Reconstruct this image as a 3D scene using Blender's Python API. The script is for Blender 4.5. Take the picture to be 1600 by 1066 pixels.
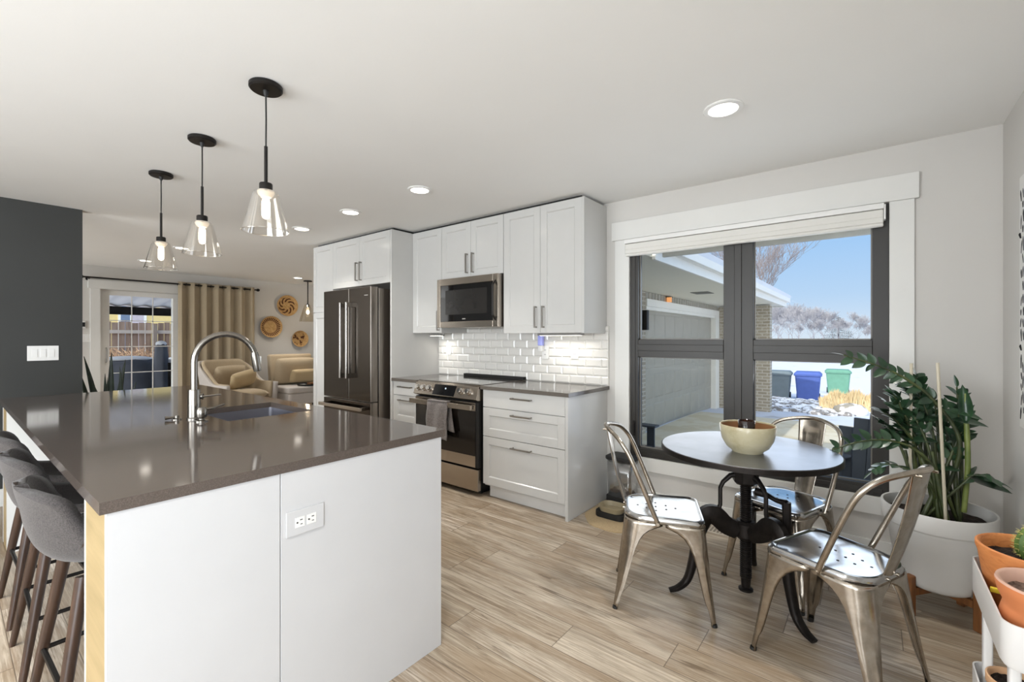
import bpy, bmesh, math, random
from mathutils import Vector, Matrix, Euler

for o in list(bpy.data.objects):
    bpy.data.objects.remove(o, do_unlink=True)
scene = bpy.context.scene
COL = scene.collection
PI = math.pi
random.seed(7)

# ---------------------------------------------------------------- camera
CAM_H = 1.305
FPX = 708.0
YAW = math.radians(38.45)
cd = bpy.data.cameras.new('camera')
cam = bpy.data.objects.new('camera', cd)
COL.objects.link(cam)
cam.location = (0, 0, CAM_H)
cam.rotation_euler = (PI / 2, 0, YAW)
cd.sensor_fit = 'HORIZONTAL'
cd.sensor_width = 36.0
cd.lens = 36.0 * FPX / 1600.0
cd.shift_y = -5.0 / 1600.0
cd.clip_start = 0.02
cd.clip_end = 900
scene.camera = cam
_F = (-math.sin(YAW), math.cos(YAW))
_R = (math.cos(YAW), math.sin(YAW))


def ray(px, py):
    a = (px - 800) / FPX
    return (_F[0] + _R[0] * a, _F[1] + _R[1] * a, (528 - py) / FPX)


def atY(px, py, y):
    v = ray(px, py)
    t = y / v[1]
    return Vector((v[0] * t, y, CAM_H + v[2] * t))


def atX(px, py, x):
    v = ray(px, py)
    t = x / v[0]
    return Vector((x, v[1] * t, CAM_H + v[2] * t))


# ---------------------------------------------------------------- colour management
scene.view_settings.view_transform = 'Standard'
scene.view_settings.look = 'None'
scene.view_settings.gamma = 1.0
scene.view_settings.use_curve_mapping = False
scene.view_settings.exposure = 0.0


def S(r, g, b):
    def c(v):
        v = v / 255.0
        return v / 12.92 if v <= 0.04045 else ((v + 0.055) / 1.055) ** 2.4
    return (c(r), c(g), c(b), 1.0)


# ---------------------------------------------------------------- sky and sun
w = bpy.data.worlds.new('winter_sky')
scene.world = w
w.use_nodes = True
nt = w.node_tree
nt.nodes.clear()
wo = nt.nodes.new('ShaderNodeOutputWorld')
bg = nt.nodes.new('ShaderNodeBackground')
tc = nt.nodes.new('ShaderNodeTexCoord')
sp = nt.nodes.new('ShaderNodeSeparateXYZ')
rp = nt.nodes.new('ShaderNodeValToRGB')
nt.links.new(tc.outputs['Generated'], sp.inputs[0])
nt.links.new(sp.outputs['Z'], rp.inputs[0])
nt.links.new(rp.outputs[0], bg.inputs[0])
nt.links.new(bg.outputs[0], wo.inputs[0])
e = rp.color_ramp.elements
e[0].position = 0.0
e[0].color = S(222, 236, 250)
e[1].position = 1.0
e[1].color = S(120, 165, 222)
k = e.new(0.08); k.color = S(190, 219, 250)
k = e.new(0.27); k.color = S(142, 196, 250)
# the sky is brighter round the sun, which stands behind the house
vm = nt.nodes.new('ShaderNodeVectorMath')
vm.operation = 'DOT_PRODUCT'
vm.inputs[1].default_value = (-0.085, -0.846, 0.525)
nt.links.new(tc.outputs['Generated'], vm.inputs[0])
m1 = nt.nodes.new('ShaderNodeMath'); m1.operation = 'MAXIMUM'; m1.inputs[1].default_value = 0.0
m2 = nt.nodes.new('ShaderNodeMath'); m2.operation = 'MULTIPLY_ADD'; m2.inputs[1].default_value = 1.9; m2.inputs[2].default_value = 1.0
nt.links.new(vm.outputs['Value'], m1.inputs[0])
nt.links.new(m1.outputs[0], m2.inputs[0])
nt.links.new(m2.outputs[0], bg.inputs[1])
mxw = nt.nodes.new('ShaderNodeMix'); mxw.data_type = 'RGBA'
mxw.inputs[7].default_value = (1.0, 0.95, 0.86, 1)
nt.links.new(m1.outputs[0], mxw.inputs['Factor'])
nt.links.new(rp.outputs[0], mxw.inputs[6])
nt.links.new(mxw.outputs[2], bg.inputs[0])

sl = bpy.data.lights.new('sun', 'SUN')
sun = bpy.data.objects.new('sun', sl)
COL.objects.link(sun)
sl.energy = 3.3
sl.angle = math.radians(0.6)
sl.color = (1.0, 0.95, 0.88)
# low winter sun from behind the house, so the garden beyond the shaded porch is lit
sd = Vector((0.10, 1.0, -0.62)).normalized()
sun.rotation_euler = sd.to_track_quat('-Z', 'Y').to_euler()


def area(name, loc, direction, sx, sy, power, color=(1, 1, 1)):
    l = bpy.data.lights.new(name, 'AREA')
    l.shape = 'RECTANGLE'
    l.size = sx
    l.size_y = sy
    l.energy = power
    l.color = color
    o = bpy.data.objects.new(name, l)
    COL.objects.link(o)
    o.location = loc
    o.rotation_euler = Vector(direction).to_track_quat('-Z', 'Z').to_euler()
    return o


# added fill lamps at the window openings, standing in for daylight
area('daylight_fill_east', (0.60, -1.75, 1.25), (-1, 0.35, 0.4), 2.3, 1.9, 128, (0.86, 0.93, 1.0))
area('daylight_fill_south', (-2.4, -3.05, 1.5), (0, 1, 0.9), 3.0, 1.7, 162, (0.88, 0.94, 1.0))
area('daylight_dining_window', (-0.7, 3.50, 1.25), (0, -1, 0.5), 1.4, 1.5, 12, (0.90, 0.95, 1.0))
area('daylight_fill_living', (-7.4, -2.95, 1.5), (0, 1, 0.9), 2.6, 1.7, 155, (0.90, 0.95, 1.0))

# ---------------------------------------------------------------- helpers


class MB:
    def __init__(s):
        s.bm = bmesh.new()

    def face(s, vs):
        try:
            s.bm.faces.new(vs)
        except ValueError:
            pass

    def box(s, x0, x1, y0, y1, z0, z1):
        v = [s.bm.verts.new(p) for p in ((x0, y0, z0), (x1, y0, z0), (x1, y1, z0), (x0, y1, z0), (x0, y0, z1), (x1, y0, z1), (x1, y1, z1), (x0, y1, z1))]
        for f in ((3, 2, 1, 0), (4, 5, 6, 7), (0, 1, 5, 4), (1, 2, 6, 5), (2, 3, 7, 6), (3, 0, 4, 7)):
            s.face([v[i] for i in f])
        return s

    def hexa(s, pts):
        v = [s.bm.verts.new(p) for p in pts]
        for f in ((3, 2, 1, 0), (4, 5, 6, 7), (0, 1, 5, 4), (1, 2, 6, 5), (2, 3, 7, 6), (3, 0, 4, 7)):
            s.face([v[i] for i in f])
        return s

    def rings(s, rs, closed=True, cap0=True, cap1=True):
        vs = [[s.bm.verts.new(p) for p in r] for r in rs]
        for a, b in zip(vs, vs[1:]):
            n = len(a)
            for i in range(n if closed else n - 1):
                j = (i + 1) % n
                s.face([a[i], a[j], b[j], b[i]])
        if closed and cap0 and len(vs[0]) > 2:
            s.face(list(reversed(vs[0])))
        if closed and cap1 and len(vs[-1]) > 2:
            s.face(vs[-1])
        return s

    def tube(s, pts, r, n=10, cap=True, flat=1.0):
        pts = [Vector(p) for p in pts]
        R = r if isinstance(r, (list, tuple)) else [r] * len(pts)
        rs = []
        prev = None
        for i, p in enumerate(pts):
            if i == 0:
                t = pts[1] - pts[0]
            elif i == len(pts) - 1:
                t = pts[-1] - pts[-2]
            else:
                t = (pts[i + 1] - p).normalized() + (p - pts[i - 1]).normalized()
            if t.length < 1e-9:
                t = Vector((0, 0, 1))
            t.normalize()
            if prev is None:
                up = Vector((0, 0, 1)) if abs(t.z) < 0.9 else Vector((1, 0, 0))
                u = t.cross(up).normalized()
            else:
                u = (prev - t * prev.dot(t))
                if u.length < 1e-6:
                    u = t.orthogonal()
                u.normalize()
            prev = u
            v = t.cross(u).normalized()
            rs.append([p + u * (math.cos(2 * PI * k / n) * R[i]) + v * (math.sin(2 * PI * k / n) * R[i] * flat) for k in range(n)])
        return s.rings(rs, True, cap, cap)

    def cyl(s, p0, p1, r0, r1=None, n=20):
        return s.tube([p0, p1], [r0, r0 if r1 is None else r1], n)

    def lathe(s, prof, c=(0, 0, 0), n=32, axis='Z', sx=1.0, sy=1.0):
        rs = []
        for r, z in prof:
            ring = []
            for k in range(n):
                a = 2 * PI * k / n
                x, y = r * math.cos(a) * sx, r * math.sin(a) * sy
                if axis == 'Z':
                    ring.append((c[0] + x, c[1] + y, c[2] + z))
                elif axis == 'X':
                    ring.append((c[0] + z, c[1] + x, c[2] + y))
                else:
                    ring.append((c[0] + x, c[1] - z, c[2] + y))
            rs.append(ring)
        return s.rings(rs, True, False, False)

    def prism(s, poly, axis, a, b):
        def P3(p, t):
            if axis == 'X':
                return (t, p[0], p[1])
            if axis == 'Y':
                return (p[0], t, p[1])
            return (p[0], p[1], t)
        return s.rings([[P3(p, a) for p in poly], [P3(p, b) for p in poly]])

    def grid(s, fn, nu, nv, wrap=False):
        vs = [[s.bm.verts.new(fn(i / nu, j / nv)) for j in range(nv + 1)] for i in range(nu + 1)]
        for i in range(nu):
            for j in range(nv):
                s.face([vs[i][j], vs[i + 1][j], vs[i + 1][j + 1], vs[i][j + 1]])
        return s

    def ball(s, c, r, sx=1, sy=1, sz=1, n=16, m=10):
        rs = []
        for j in range(m + 1):
            a = -PI / 2 + PI * j / m
            q = max(math.cos(a), 0.001)
            rs.append([(c[0] + r * sx * q * math.cos(2 * PI * k / n), c[1] + r * sy * q * math.sin(2 * PI * k / n), c[2] + r * sz * math.sin(a)) for k in range(n)])
        return s.rings(rs)

    def pillow(s, c, lx, ly, lz, n=14, e=0.30):
        # soft cushion, thickness lz along local z, swollen in the middle
        def top(u, v, sg):
            x, y = u * 2 - 1, v * 2 - 1
            t = max(0.0, (1 - x ** 4) * (1 - y ** 4)) ** 0.5
            k = 1 - 0.06 * (x * x * y * y)
            return (c[0] + x * lx / 2 * k, c[1] + y * ly / 2 * k, c[2] + sg * t * lz / 2)
        s.grid(lambda u, v: top(u, v, 1), n, n)
        s.grid(lambda u, v: top(1 - u, v, -1), n, n)
        bmesh.ops.remove_doubles(s.bm, verts=s.bm.verts, dist=1e-5)
        return s

    def rbox(s, x0, x1, y0, y1, z0, z1, r=0.03, n=4):
        # box with vertical edges rounded
        poly = []
        for (cx, cy, a0) in ((x1 - r, y1 - r, 0), (x0 + r, y1 - r, PI / 2), (x0 + r, y0 + r, PI), (x1 - r, y0 + r, 1.5 * PI)):
            for k in range(n + 1):
                a = a0 + PI / 2 * k / n
                poly.append((cx + r * math.cos(a), cy + r * math.sin(a)))
        return s.prism(poly, 'Z', z0, z1)

    def turn(s, M):
        bmesh.ops.transform(s.bm, matrix=M, verts=s.bm.verts)
        return s

    def build(s, name, mat, parent=None, bevel=0, solid=0, smooth=35, world=True, loc=None, sub=0, seg=2):
        bm = s.bm
        off = Vector((0, 0, 0))
        if parent is not None and world:
            r = parent
            while r.parent is not None:
                r = r.parent
            off = Vector(r.location)
        if loc is not None:
            off = Vector(loc)
        if off.length > 0:
            bmesh.ops.translate(bm, vec=-off, verts=bm.verts)
        bmesh.ops.recalc_face_normals(bm, faces=bm.faces)
        me = bpy.data.meshes.new(name)
        bm.to_mesh(me)
        bm.free()
        me.materials.append(mat)
        if smooth:
            me.shade_smooth()
            if smooth < 180:
                me.set_sharp_from_angle(angle=math.radians(smooth))
        o = bpy.data.objects.new(name, me)
        COL.objects.link(o)
        if parent is not None:
            o.parent = parent
        if loc is not None:
            o.location = loc
        if solid:
            m = o.modifiers.new('solid', 'SOLIDIFY')
            m.thickness = abs(solid)
            m.offset = -1 if solid > 0 else 1
        if bevel:
            m = o.modifiers.new('bevel', 'BEVEL')
            m.width = bevel
            m.segments = seg
            m.limit_method = 'ANGLE'
            m.angle_limit = math.radians(40)
            m.harden_normals = True
        if sub:
            m = o.modifiers.new('sub', 'SUBSURF')
            m.levels = sub
            m.render_levels = sub
        return o


def tag(o, label, cat, group=None):
    o['label'] = label
    o['category'] = cat
    if group:
        o['group'] = group
    return o


def thing(name, label, cat, loc=(0, 0, 0), rz=0, group=None):
    o = bpy.data.objects.new(name, None)
    o.empty_display_size = 0.1
    COL.objects.link(o)
    o.location = loc
    o.rotation_euler = (0, 0, rz)
    return tag(o, label, cat, group)


def struct(o):
    o['kind'] = 'structure'
    return o


def sroot(name, loc=(0, 0, 0)):
    o = bpy.data.objects.new(name, None)
    COL.objects.link(o)
    o.location = loc
    return struct(o)


def copy_tree(o, parent=None):
    c = o.copy()
    COL.objects.link(c)
    if parent is not None:
        c.parent = parent
    for ch in list(o.children):
        copy_tree(ch, c)
    return c


def lamp(name, kind, loc, parent, power, color=(1, 0.9, 0.78), radius=0.03, direction=None, spot=None):
    l = bpy.data.lights.new(name, kind)
    l.energy = power
    l.color = color
    if kind == 'AREA':
        l.shape = 'DISK'
        l.size = radius * 2
        l.spread = math.radians(105)
    else:
        l.shadow_soft_size = radius
    if spot:
        l.spot_size = math.radians(spot)
        l.spot_blend = 0.8
    o = bpy.data.objects.new(name, l)
    COL.objects.link(o)
    if parent is not None:
        o.parent = parent
        o.location = Vector(loc) - Vector(parent.location)
    else:
        o.location = loc
    if direction is not None:
        o.rotation_euler = Vector(direction).to_track_quat('-Z', 'Y').to_euler()
    return o


def bez(p, n=12):
    # Catmull-Rom through points
    p = [Vector(q) for q in p]
    out = []
    for i in range(len(p) - 1):
        a = p[i - 1] if i > 0 else p[0] * 2 - p[1]
        b, c = p[i], p[i + 1]
        d = p[i + 2] if i + 2 < len(p) else p[-1] * 2 - p[-2]
        for k in range(n):
            t = k / n
            out.append(0.5 * ((2 * b) + (c - a) * t + (2 * a - 5 * b + 4 * c - d) * t * t + (-a + 3 * b - 3 * c + d) * t ** 3))
    out.append(p[-1])
    return out


# ---------------------------------------------------------------- materials
class NT:
    def __init__(s, name):
        s.m = bpy.data.materials.new(name)
        s.m.use_nodes = True
        s.t = s.m.node_tree
        s.b = s.t.nodes['Principled BSDF']
        s.out = s.t.nodes['Material Output']

    def n(s, kind, **kw):
        nd = s.t.nodes.new('ShaderNode' + kind)
        for k, v in kw.items():
            setattr(nd, k, v)
        return nd

    def l(s, a, b):
        s.t.links.new(a, b)

    def math(s, op, a, b=None, c=None):
        nd = s.n('Math', operation=op)
        for i, v in enumerate((a, b, c)):
            if v is None:
                continue
            if isinstance(v, (int, float)):
                nd.inputs[i].default_value = v
            else:
                s.l(v, nd.inputs[i])
        return nd.outputs[0]

    def xyz(s, kind='Object'):
        t = s.n('TexCoord')
        sp = s.n('SeparateXYZ')
        s.l(t.outputs[kind], sp.inputs[0])
        return sp.outputs[0], sp.outputs[1], sp.outputs[2]

    def comb(s, x, y, z):
        c = s.n('CombineXYZ')
        for i, v in enumerate((x, y, z)):
            if isinstance(v, (int, float)):
                c.inputs[i].default_value = v
            else:
                s.l(v, c.inputs[i])
        return c.outputs[0]

    def noise(s, vec=None, scale=5, detail=4, rough=0.5, dist=0.0):
        nd = s.n('TexNoise')
        nd.inputs['Scale'].default_value = scale
        nd.inputs['Detail'].default_value = detail
        nd.inputs['Roughness'].default_value = rough
        nd.inputs['Distortion'].default_value = dist
        if vec is None:
            t = s.n('TexCoord')
            vec = t.outputs['Object']
        s.l(vec, nd.inputs['Vector'])
        return nd.outputs['Fac']

    def ramp(s, fac, stops):
        r = s.n('ValToRGB')
        e = r.color_ramp.elements
        while len(e) < len(stops):
            e.new(0.5)
        for el, (p, c) in zip(e, stops):
            el.position = p
            el.color = c
        s.l(fac, r.inputs[0])
        return r.outputs[0]

    def mix(s, fac, a, b, mode='MIX'):
        m = s.n('Mix', data_type='RGBA', blend_type=mode)
        for sock, v in ((m.inputs['Factor'], fac), (m.inputs[6], a), (m.inputs[7], b)):
            if isinstance(v, (int, float)):
                sock.default_value = v
            elif isinstance(v, tuple):
                sock.default_value = v
            else:
                s.l(v, sock)
        return m.outputs[2]

    def bump(s, h, strength=0.2, dist=0.01):
        b = s.n('Bump')
        b.inputs['Strength'].default_value = strength
        b.inputs['Distance'].default_value = dist
        s.l(h, b.inputs['Height'])
        s.l(b.outputs[0], s.b.inputs['Normal'])

    def set(s, **kw):
        names = {'color': 'Base Color', 'rough': 'Roughness', 'metal': 'Metallic', 'spec': 'Specular IOR Level', 'coat': 'Coat Weight', 'trans': 'Transmission Weight', 'ior': 'IOR', 'sheen': 'Sheen Weight', 'alpha': 'Alpha', 'emit': 'Emission Color', 'emits': 'Emission Strength', 'coatr': 'Coat Roughness'}
        for k, v in kw.items():
            i = s.b.inputs[names[k]]
            if isinstance(v, (int, float, tuple)):
                i.default_value = v
            else:
                s.l(v, i)
        return s


def simple(name, col, rough=0.5, metal=0.0, var=0.06, scale=8, bump=0.0, bscale=60, **kw):
    t = NT(name)
    f = t.noise(scale=scale, detail=3)
    c = tuple(col[:3]) + (1,)
    lo = tuple(max(0, v * (1 - var)) for v in col[:3]) + (1,)
    hi = tuple(min(1, v * (1 + var)) for v in col[:3]) + (1,)
    t.set(color=t.ramp(f, [(0.3, lo), (0.7, hi)]), rough=rough, metal=metal, **kw)
    if bump:
        t.bump(t.noise(scale=bscale, detail=2), bump, 0.003)
    return t.m


def emitter(name, col, strength):
    t = NT(name)
    t.set(color=(0, 0, 0, 1), emit=col, emits=strength)
    return t.m


def glassy(name, tint=(1, 1, 1, 1), refl=0.06, rough=0.0, edge=0.5):
    t = NT(name)
    tr = t.n('BsdfTransparent')
    tr.inputs[0].default_value = tint
    gl = t.n('BsdfGlossy')
    gl.inputs['Roughness'].default_value = rough
    gl.inputs['Color'].default_value = (1, 1, 1, 1)
    lw = t.n('LayerWeight')
    lw.inputs['Blend'].default_value = 0.25
    f = t.math('ADD', t.math('MULTIPLY', lw.outputs['Facing'], edge), refl)
    f = t.math('MINIMUM', f, 0.95)
    mx = t.n('MixShader')
    t.l(f, mx.inputs[0])
    t.l(tr.outputs[0], mx.inputs[1])
    t.l(gl.outputs[0], mx.inputs[2])
    t.l(mx.outputs[0], t.out.inputs['Surface'])
    return t.m


def woody(name, lo, hi, axis='Z', scale=18, stretch=0.08, rough=0.45, bands=True, **kw):
    t = NT(name)
    x, y, z = t.xyz()
    m = {'X': (stretch, 1, 1), 'Y': (1, stretch, 1), 'Z': (1, 1, stretch)}[axis]
    v = t.comb(t.math('MULTIPLY', x, m[0]), t.math('MULTIPLY', y, m[1]), t.math('MULTIPLY', z, m[2]))
    f = t.noise(v, scale=scale, detail=6, rough=0.6, dist=0.6)
    t.set(color=t.ramp(f, [(0.28, lo), (0.72, hi)]), rough=rough, **kw)
    t.bump(f, 0.08, 0.002)
    return t.m


def floor_mat():
    t = NT('plank_floor')
    x, y, z = t.xyz()
    W, L = 0.178, 1.22
    yy = t.math('DIVIDE', y, W)
    row = t.math('FLOOR', yy)
    wn = t.n('TexWhiteNoise', noise_dimensions='1D')
    t.l(t.math('ADD', row, 0.5), wn.inputs['W'])
    xx = t.math('ADD', t.math('DIVIDE', x, L), t.math('MULTIPLY', wn.outputs['Value'], 7.3))
    col = t.math('FLOOR', xx)
    pid = t.math('ADD', t.math('MULTIPLY', row, 13.37), t.math('MULTIPLY', col, 7.77))
    w2 = t.n('TexWhiteNoise', noise_dimensions='1D')
    t.l(pid, w2.inputs['W'])
    base = t.ramp(w2.outputs['Value'], [(0.0, S(214, 202, 184)), (0.35, S(188, 174, 154)), (0.7, S(228, 217, 202)), (1.0, S(170, 155, 136))])
    gx = t.math('ADD', t.math('MULTIPLY', x, 0.9), t.math('MULTIPLY', w2.outputs['Value'], 31.0))
    v = t.comb(gx, t.math('MULTIPLY', y, 11.0), pid)
    g1 = t.noise(v, scale=4.2, detail=10, rough=0.68, dist=0.9)
    v2 = t.comb(t.math('MULTIPLY', gx, 0.7), t.math('MULTIPLY', y, 3.5), pid)
    g2 = t.noise(v2, scale=1.6, detail=3, rough=0.5, dist=1.5)
    c = t.mix(t.ramp(g1, [(0.38, (1, 1, 1, 1)), (0.60, (0, 0, 0, 1))]), base, S(128, 112, 94), 'MIX')
    c1 = t.mix(0.25, c, base)
    g3 = t.noise(t.comb(t.math('MULTIPLY', gx, 1.6), t.math('MULTIPLY', y, 70.0), pid), scale=2.0, detail=5, rough=0.7, dist=0.3)
    c1 = t.mix(t.ramp(g3, [(0.44, (0.7, 0.7, 0.7, 1)), (0.54, (0, 0, 0, 1))]), c1, S(130, 114, 96))
    g4 = t.noise(t.comb(t.math('MULTIPLY', gx, 1.1), t.math('MULTIPLY', y, 16.0), pid), scale=2.2, detail=6, rough=0.6, dist=2.2)
    c1 = t.mix(t.ramp(g4, [(0.35, (0.85, 0.85, 0.85, 1)), (0.43, (0, 0, 0, 1))]), c1, S(88, 74, 61))
    c2 = t.mix(t.ramp(g2, [(0.40, (0.55, 0.55, 0.55, 1)), (0.62, (0, 0, 0, 1))]), c1, S(150, 128, 102))
    c3 = t.mix(t.ramp(g2, [(0.5, (0, 0, 0, 1)), (0.72, (0.5, 0.5, 0.5, 1))]), c2, S(200, 186, 166))
    fy = t.math('FRACT', yy)
    fx = t.math('FRACT', xx)
    sy = t.math('LESS_THAN', t.math('MINIMUM', fy, t.math('SUBTRACT', 1.0, fy)), 0.010)
    sx = t.math('LESS_THAN', t.math('MINIMUM', fx, t.math('SUBTRACT', 1.0, fx)), 0.0016)
    seam = t.math('MAXIMUM', sy, sx)
    c4 = t.mix(t.math('MULTIPLY', seam, 0.65), c3, S(70, 55, 42))
    t.set(color=c4, rough=t.math('ADD', t.math('MULTIPLY', g1, 0.12), 0.26), spec=0.45)
    t.bump(t.math('SUBTRACT', t.math('MULTIPLY', g1, 0.3), seam), 0.12, 0.003)
    return t.m


def steel(name, col, rough=0.28, axis='X', var=0.035):
    t = NT(name)
    x, y, z = t.xyz()
    st = {'X': (0.02, 1, 1), 'Y': (1, 0.02, 1), 'Z': (1, 1, 0.02)}[axis]
    v = t.comb(t.math('MULTIPLY', x, st[0]), t.math('MULTIPLY', y, st[1]), t.math('MULTIPLY', z, st[2]))
    f = t.noise(v, scale=220, detail=3)
    lo = tuple(q * (1 - var) for q in col[:3]) + (1,)
    hi = tuple(min(1, q * (1 + var)) for q in col[:3]) + (1,)
    t.set(color=t.ramp(f, [(0.3, lo), (0.7, hi)]), metal=1.0, rough=t.math('ADD', t.math('MULTIPLY', f, 0.03), rough))
    return t.m


def quartz(name, col, rough):
    t = NT(name)
    f = t.noise(scale=420, detail=2)
    f2 = t.noise(scale=3, detail=3)
    hi = tuple(min(1, q * 1.35) for q in col[:3]) + (1,)
    lo = tuple(q * 0.82 for q in col[:3]) + (1,)
    c = t.ramp(f, [(0.35, lo), (0.5, col), (0.68, hi)])
    t.set(color=t.mix(t.math('MULTIPLY', f2, 0.12), c, hi), rough=rough, spec=0.55)
    return t.m


def fabric(name, lo, hi, scale=260, rough=0.9, bump=0.25):
    t = NT(name)
    f = t.noise(scale=scale, detail=3, rough=0.7)
    g = t.noise(scale=5, detail=3)
    c = t.ramp(f, [(0.3, lo), (0.7, hi)])
    t.set(color=t.mix(t.math('MULTIPLY', g, 0.25), c, lo), rough=rough, sheen=0.2)
    t.bump(f, bump, 0.002)
    return t.m


M = {}
M['floor'] = floor_mat()
M['wall'] = simple('wall_paint', S(206, 203, 198), 0.65, var=0.01, scale=2, bump=0.05, bscale=180)
M['ceil'] = simple('ceiling_paint', S(236, 235, 232), 0.8, var=0.01, scale=2, bump=0.08, bscale=90)
M['trim'] = simple('trim_paint', S(222, 221, 217), 0.35, var=0.01)
M['dark'] = simple('dark_wall_paint', S(49, 50, 48), 0.6, var=0.05, scale=3, bump=0.1, bscale=200)
M['cab'] = simple('cabinet_white', S(198, 197, 194), 0.17, var=0.01)
M['panel'] = simple('island_panel_white', S(199, 199, 200), 0.35, var=0.01)
M['black'] = simple('gap_black', S(22, 21, 20), 0.6)
M['toekick'] = simple('toekick_white', S(215, 213, 210), 0.5, var=0.01)
M['quartz'] = quartz('island_quartz', S(86, 77, 71), 0.08)
M['quartz2'] = quartz('counter_quartz', S(92, 86, 80), 0.12)
M['tile'] = simple('glazed_tile', S(228, 225, 219), 0.12, var=0.012, coat=0.4)
M['grout'] = simple('grout', S(205, 202, 196), 0.85)
M['steel'] = steel('brushed_steel', S(176, 166, 154), 0.24, 'X')
M['steelv'] = steel('brushed_steel_upright', S(190, 184, 176), 0.26, 'Z')
M['nickel'] = steel('brushed_nickel', S(138, 133, 126), 0.24, 'Z', 0.05)
M['chrome'] = simple('polished_chrome', S(215, 213, 210), 0.12, 1.0, var=0.03)
M['pull'] = simple('pull_nickel', S(150, 146, 140), 0.3, 1.0, var=0.03)
M['fridge'] = simple('dark_stainless', S(76, 69, 62), 0.14, 1.0, var=0.04, scale=3)
M['fridgeside'] = steel('fridge_side_steel', S(150, 142, 134), 0.32, 'Z')
M['glassblack'] = simple('black_glass', S(20, 18, 17), 0.06, var=0.05, coat=0.5)
M['oven'] = simple('oven_glass', S(26, 22, 19), 0.08, var=0.05)
M['display'] = simple('display_glass', S(14, 14, 15), 0.1)
M['plastic_w'] = simple('white_plastic', S(232, 231, 228), 0.35, var=0.01)
M['plastic_d'] = simple('socket_dark', S(40, 38, 36), 0.5)
M['plastic_g'] = simple('grey_plastic', S(150, 148, 145), 0.4)
M['metal_black'] = simple('matte_black_metal', S(34, 31, 29), 0.42, 0.6, var=0.15, scale=20)
M['iron'] = simple('cast_iron', S(36, 32, 30), 0.45, 0.7, var=0.25, scale=30, bump=0.2, bscale=90)
M['winframe'] = simple('bronze_window_frame', S(42, 39, 35), 0.42, var=0.06, scale=4)
M['pane'] = glassy('window_glass', (0.97, 0.98, 0.98, 1), 0.0, 0.0, 0.05)
M['bulbglass'] = glassy('pendant_glass', (0.97, 0.955, 0.93, 1), 0.05, 0.02, 0.9)
M['filament'] = emitter('filament_glow', (1.0, 0.84, 0.62, 1), 15)
M['led'] = emitter('led_glow', (1.0, 0.93, 0.82, 1), 10)
M['frost'] = simple('frosted_collar', S(238, 230, 220), 0.4, var=0.02)
M['shade'] = simple('roller_shade_cloth', S(222, 220, 214), 0.8, var=0.015)
M['oak'] = woody('pale_wood_panel', S(150, 130, 90), S(180, 157, 115), 'X', 14, 0.10)
M['walnut'] = woody('walnut_legs', S(40, 27, 20), S(74, 52, 38), 'Z', 30, 0.08, 0.35)
M['acacia'] = woody('acacia_stand', S(96, 58, 28), S(140, 90, 48), 'Z', 24, 0.1)
M['felt'] = fabric('grey_felt', S(46, 42, 41), S(92, 86, 84), 240)
M['leather'] = simple('dark_brown_leather', S(50, 37, 31), 0.38, var=0.15, scale=14, bump=0.15, bscale=160)
M['towel'] = fabric('grey_towel', S(84, 78, 76), S(134, 126, 122), 110, bump=0.7)
M['tolix'] = None


def tolix():
    t = NT('galvanised_steel')
    f = t.noise(scale=26, detail=5, rough=0.65)
    f2 = t.noise(scale=5, detail=3)
    c = t.ramp(f, [(0.25, S(150, 142, 132)), (0.6, S(184, 177, 167)), (0.85, S(202, 197, 190))])
    t.set(color=t.mix(t.math('MULTIPLY', f2, 0.3), c, S(170, 154, 132)), metal=1.0, rough=t.math('ADD', t.math('MULTIPLY', f, 0.12), 0.17))
    t.bump(f2, 0.08, 0.01)
    return t.m


M['tolix'] = tolix()
M['tolixseat'] = simple('worn_steel_seat', S(188, 188, 188), 0.16, 1.0, var=0.1, scale=18)
M['tabletop'] = simple('table_dark_metal', S(146, 149, 157), 0.30, 1.0, var=0.14, scale=7, bump=0.05, bscale=40)
M['ceramic'] = None


def ceramic():
    t = NT('glazed_stoneware')
    x, y, z = t.xyz()
    f = t.noise(scale=9, detail=5, rough=0.65)
    b = t.noise(t.comb(t.math('MULTIPLY', x, 0.5), t.math('MULTIPLY', y, 0.5), t.math('MULTIPLY', z, 9.0)), scale=6, detail=3)
    c = t.ramp(f, [(0.25, S(150, 134, 98)), (0.5, S(186, 178, 148)), (0.8, S(202, 196, 172))])
    t.set(color=t.mix(t.math('MULTIPLY', b, 0.4), c, S(160, 148, 112)), rough=0.32, coat=0.3)
    return t.m


M['ceramic'] = ceramic()
M['glaze_in'] = simple('brown_glaze_inside', S(134, 94, 60), 0.35, var=0.25, scale=7)
M['planter'] = simple('planter_white', S(206, 204, 200), 0.5, var=0.02)
M['soil'] = simple('potting_soil', S(44, 34, 28), 0.95, var=0.5, scale=60, bump=1.0, bscale=120)
M['gravel'] = simple('pot_gravel', S(120, 98, 86), 0.9, var=0.55, scale=120, bump=1.0, bscale=180)
M['cart'] = simple('cart_white_steel', S(232, 231, 230), 0.35, var=0.01)
M['terra'] = None


def terra(name, bands):
    t = NT(name)
    x, y, z = t.xyz()
    n1 = t.noise(scale=6, detail=3)
    f = t.noise(t.comb(t.math('MULTIPLY', x, 1.0), t.math('MULTIPLY', y, 1.0), t.math('MULTIPLY', z, 4.0)), scale=9, detail=2, dist=bands)
    c = t.ramp(f, [(0.3, S(190, 112, 58)), (0.5, S(214, 138, 78)), (0.7, S(196, 118, 62))])
    t.set(color=t.mix(t.math('MULTIPLY', n1, 0.25), c, S(222, 150, 96)), rough=0.55)
    return t.m


M['terra'] = terra('terracotta_banded', 3.0)
M['terra2'] = simple('terracotta_plain', S(206, 126, 78), 0.7, var=0.06, scale=10)
M['terra3'] = simple('terracotta_pale', S(214, 170, 130), 0.7, var=0.06, scale=10)
M['leaf'] = None


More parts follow.
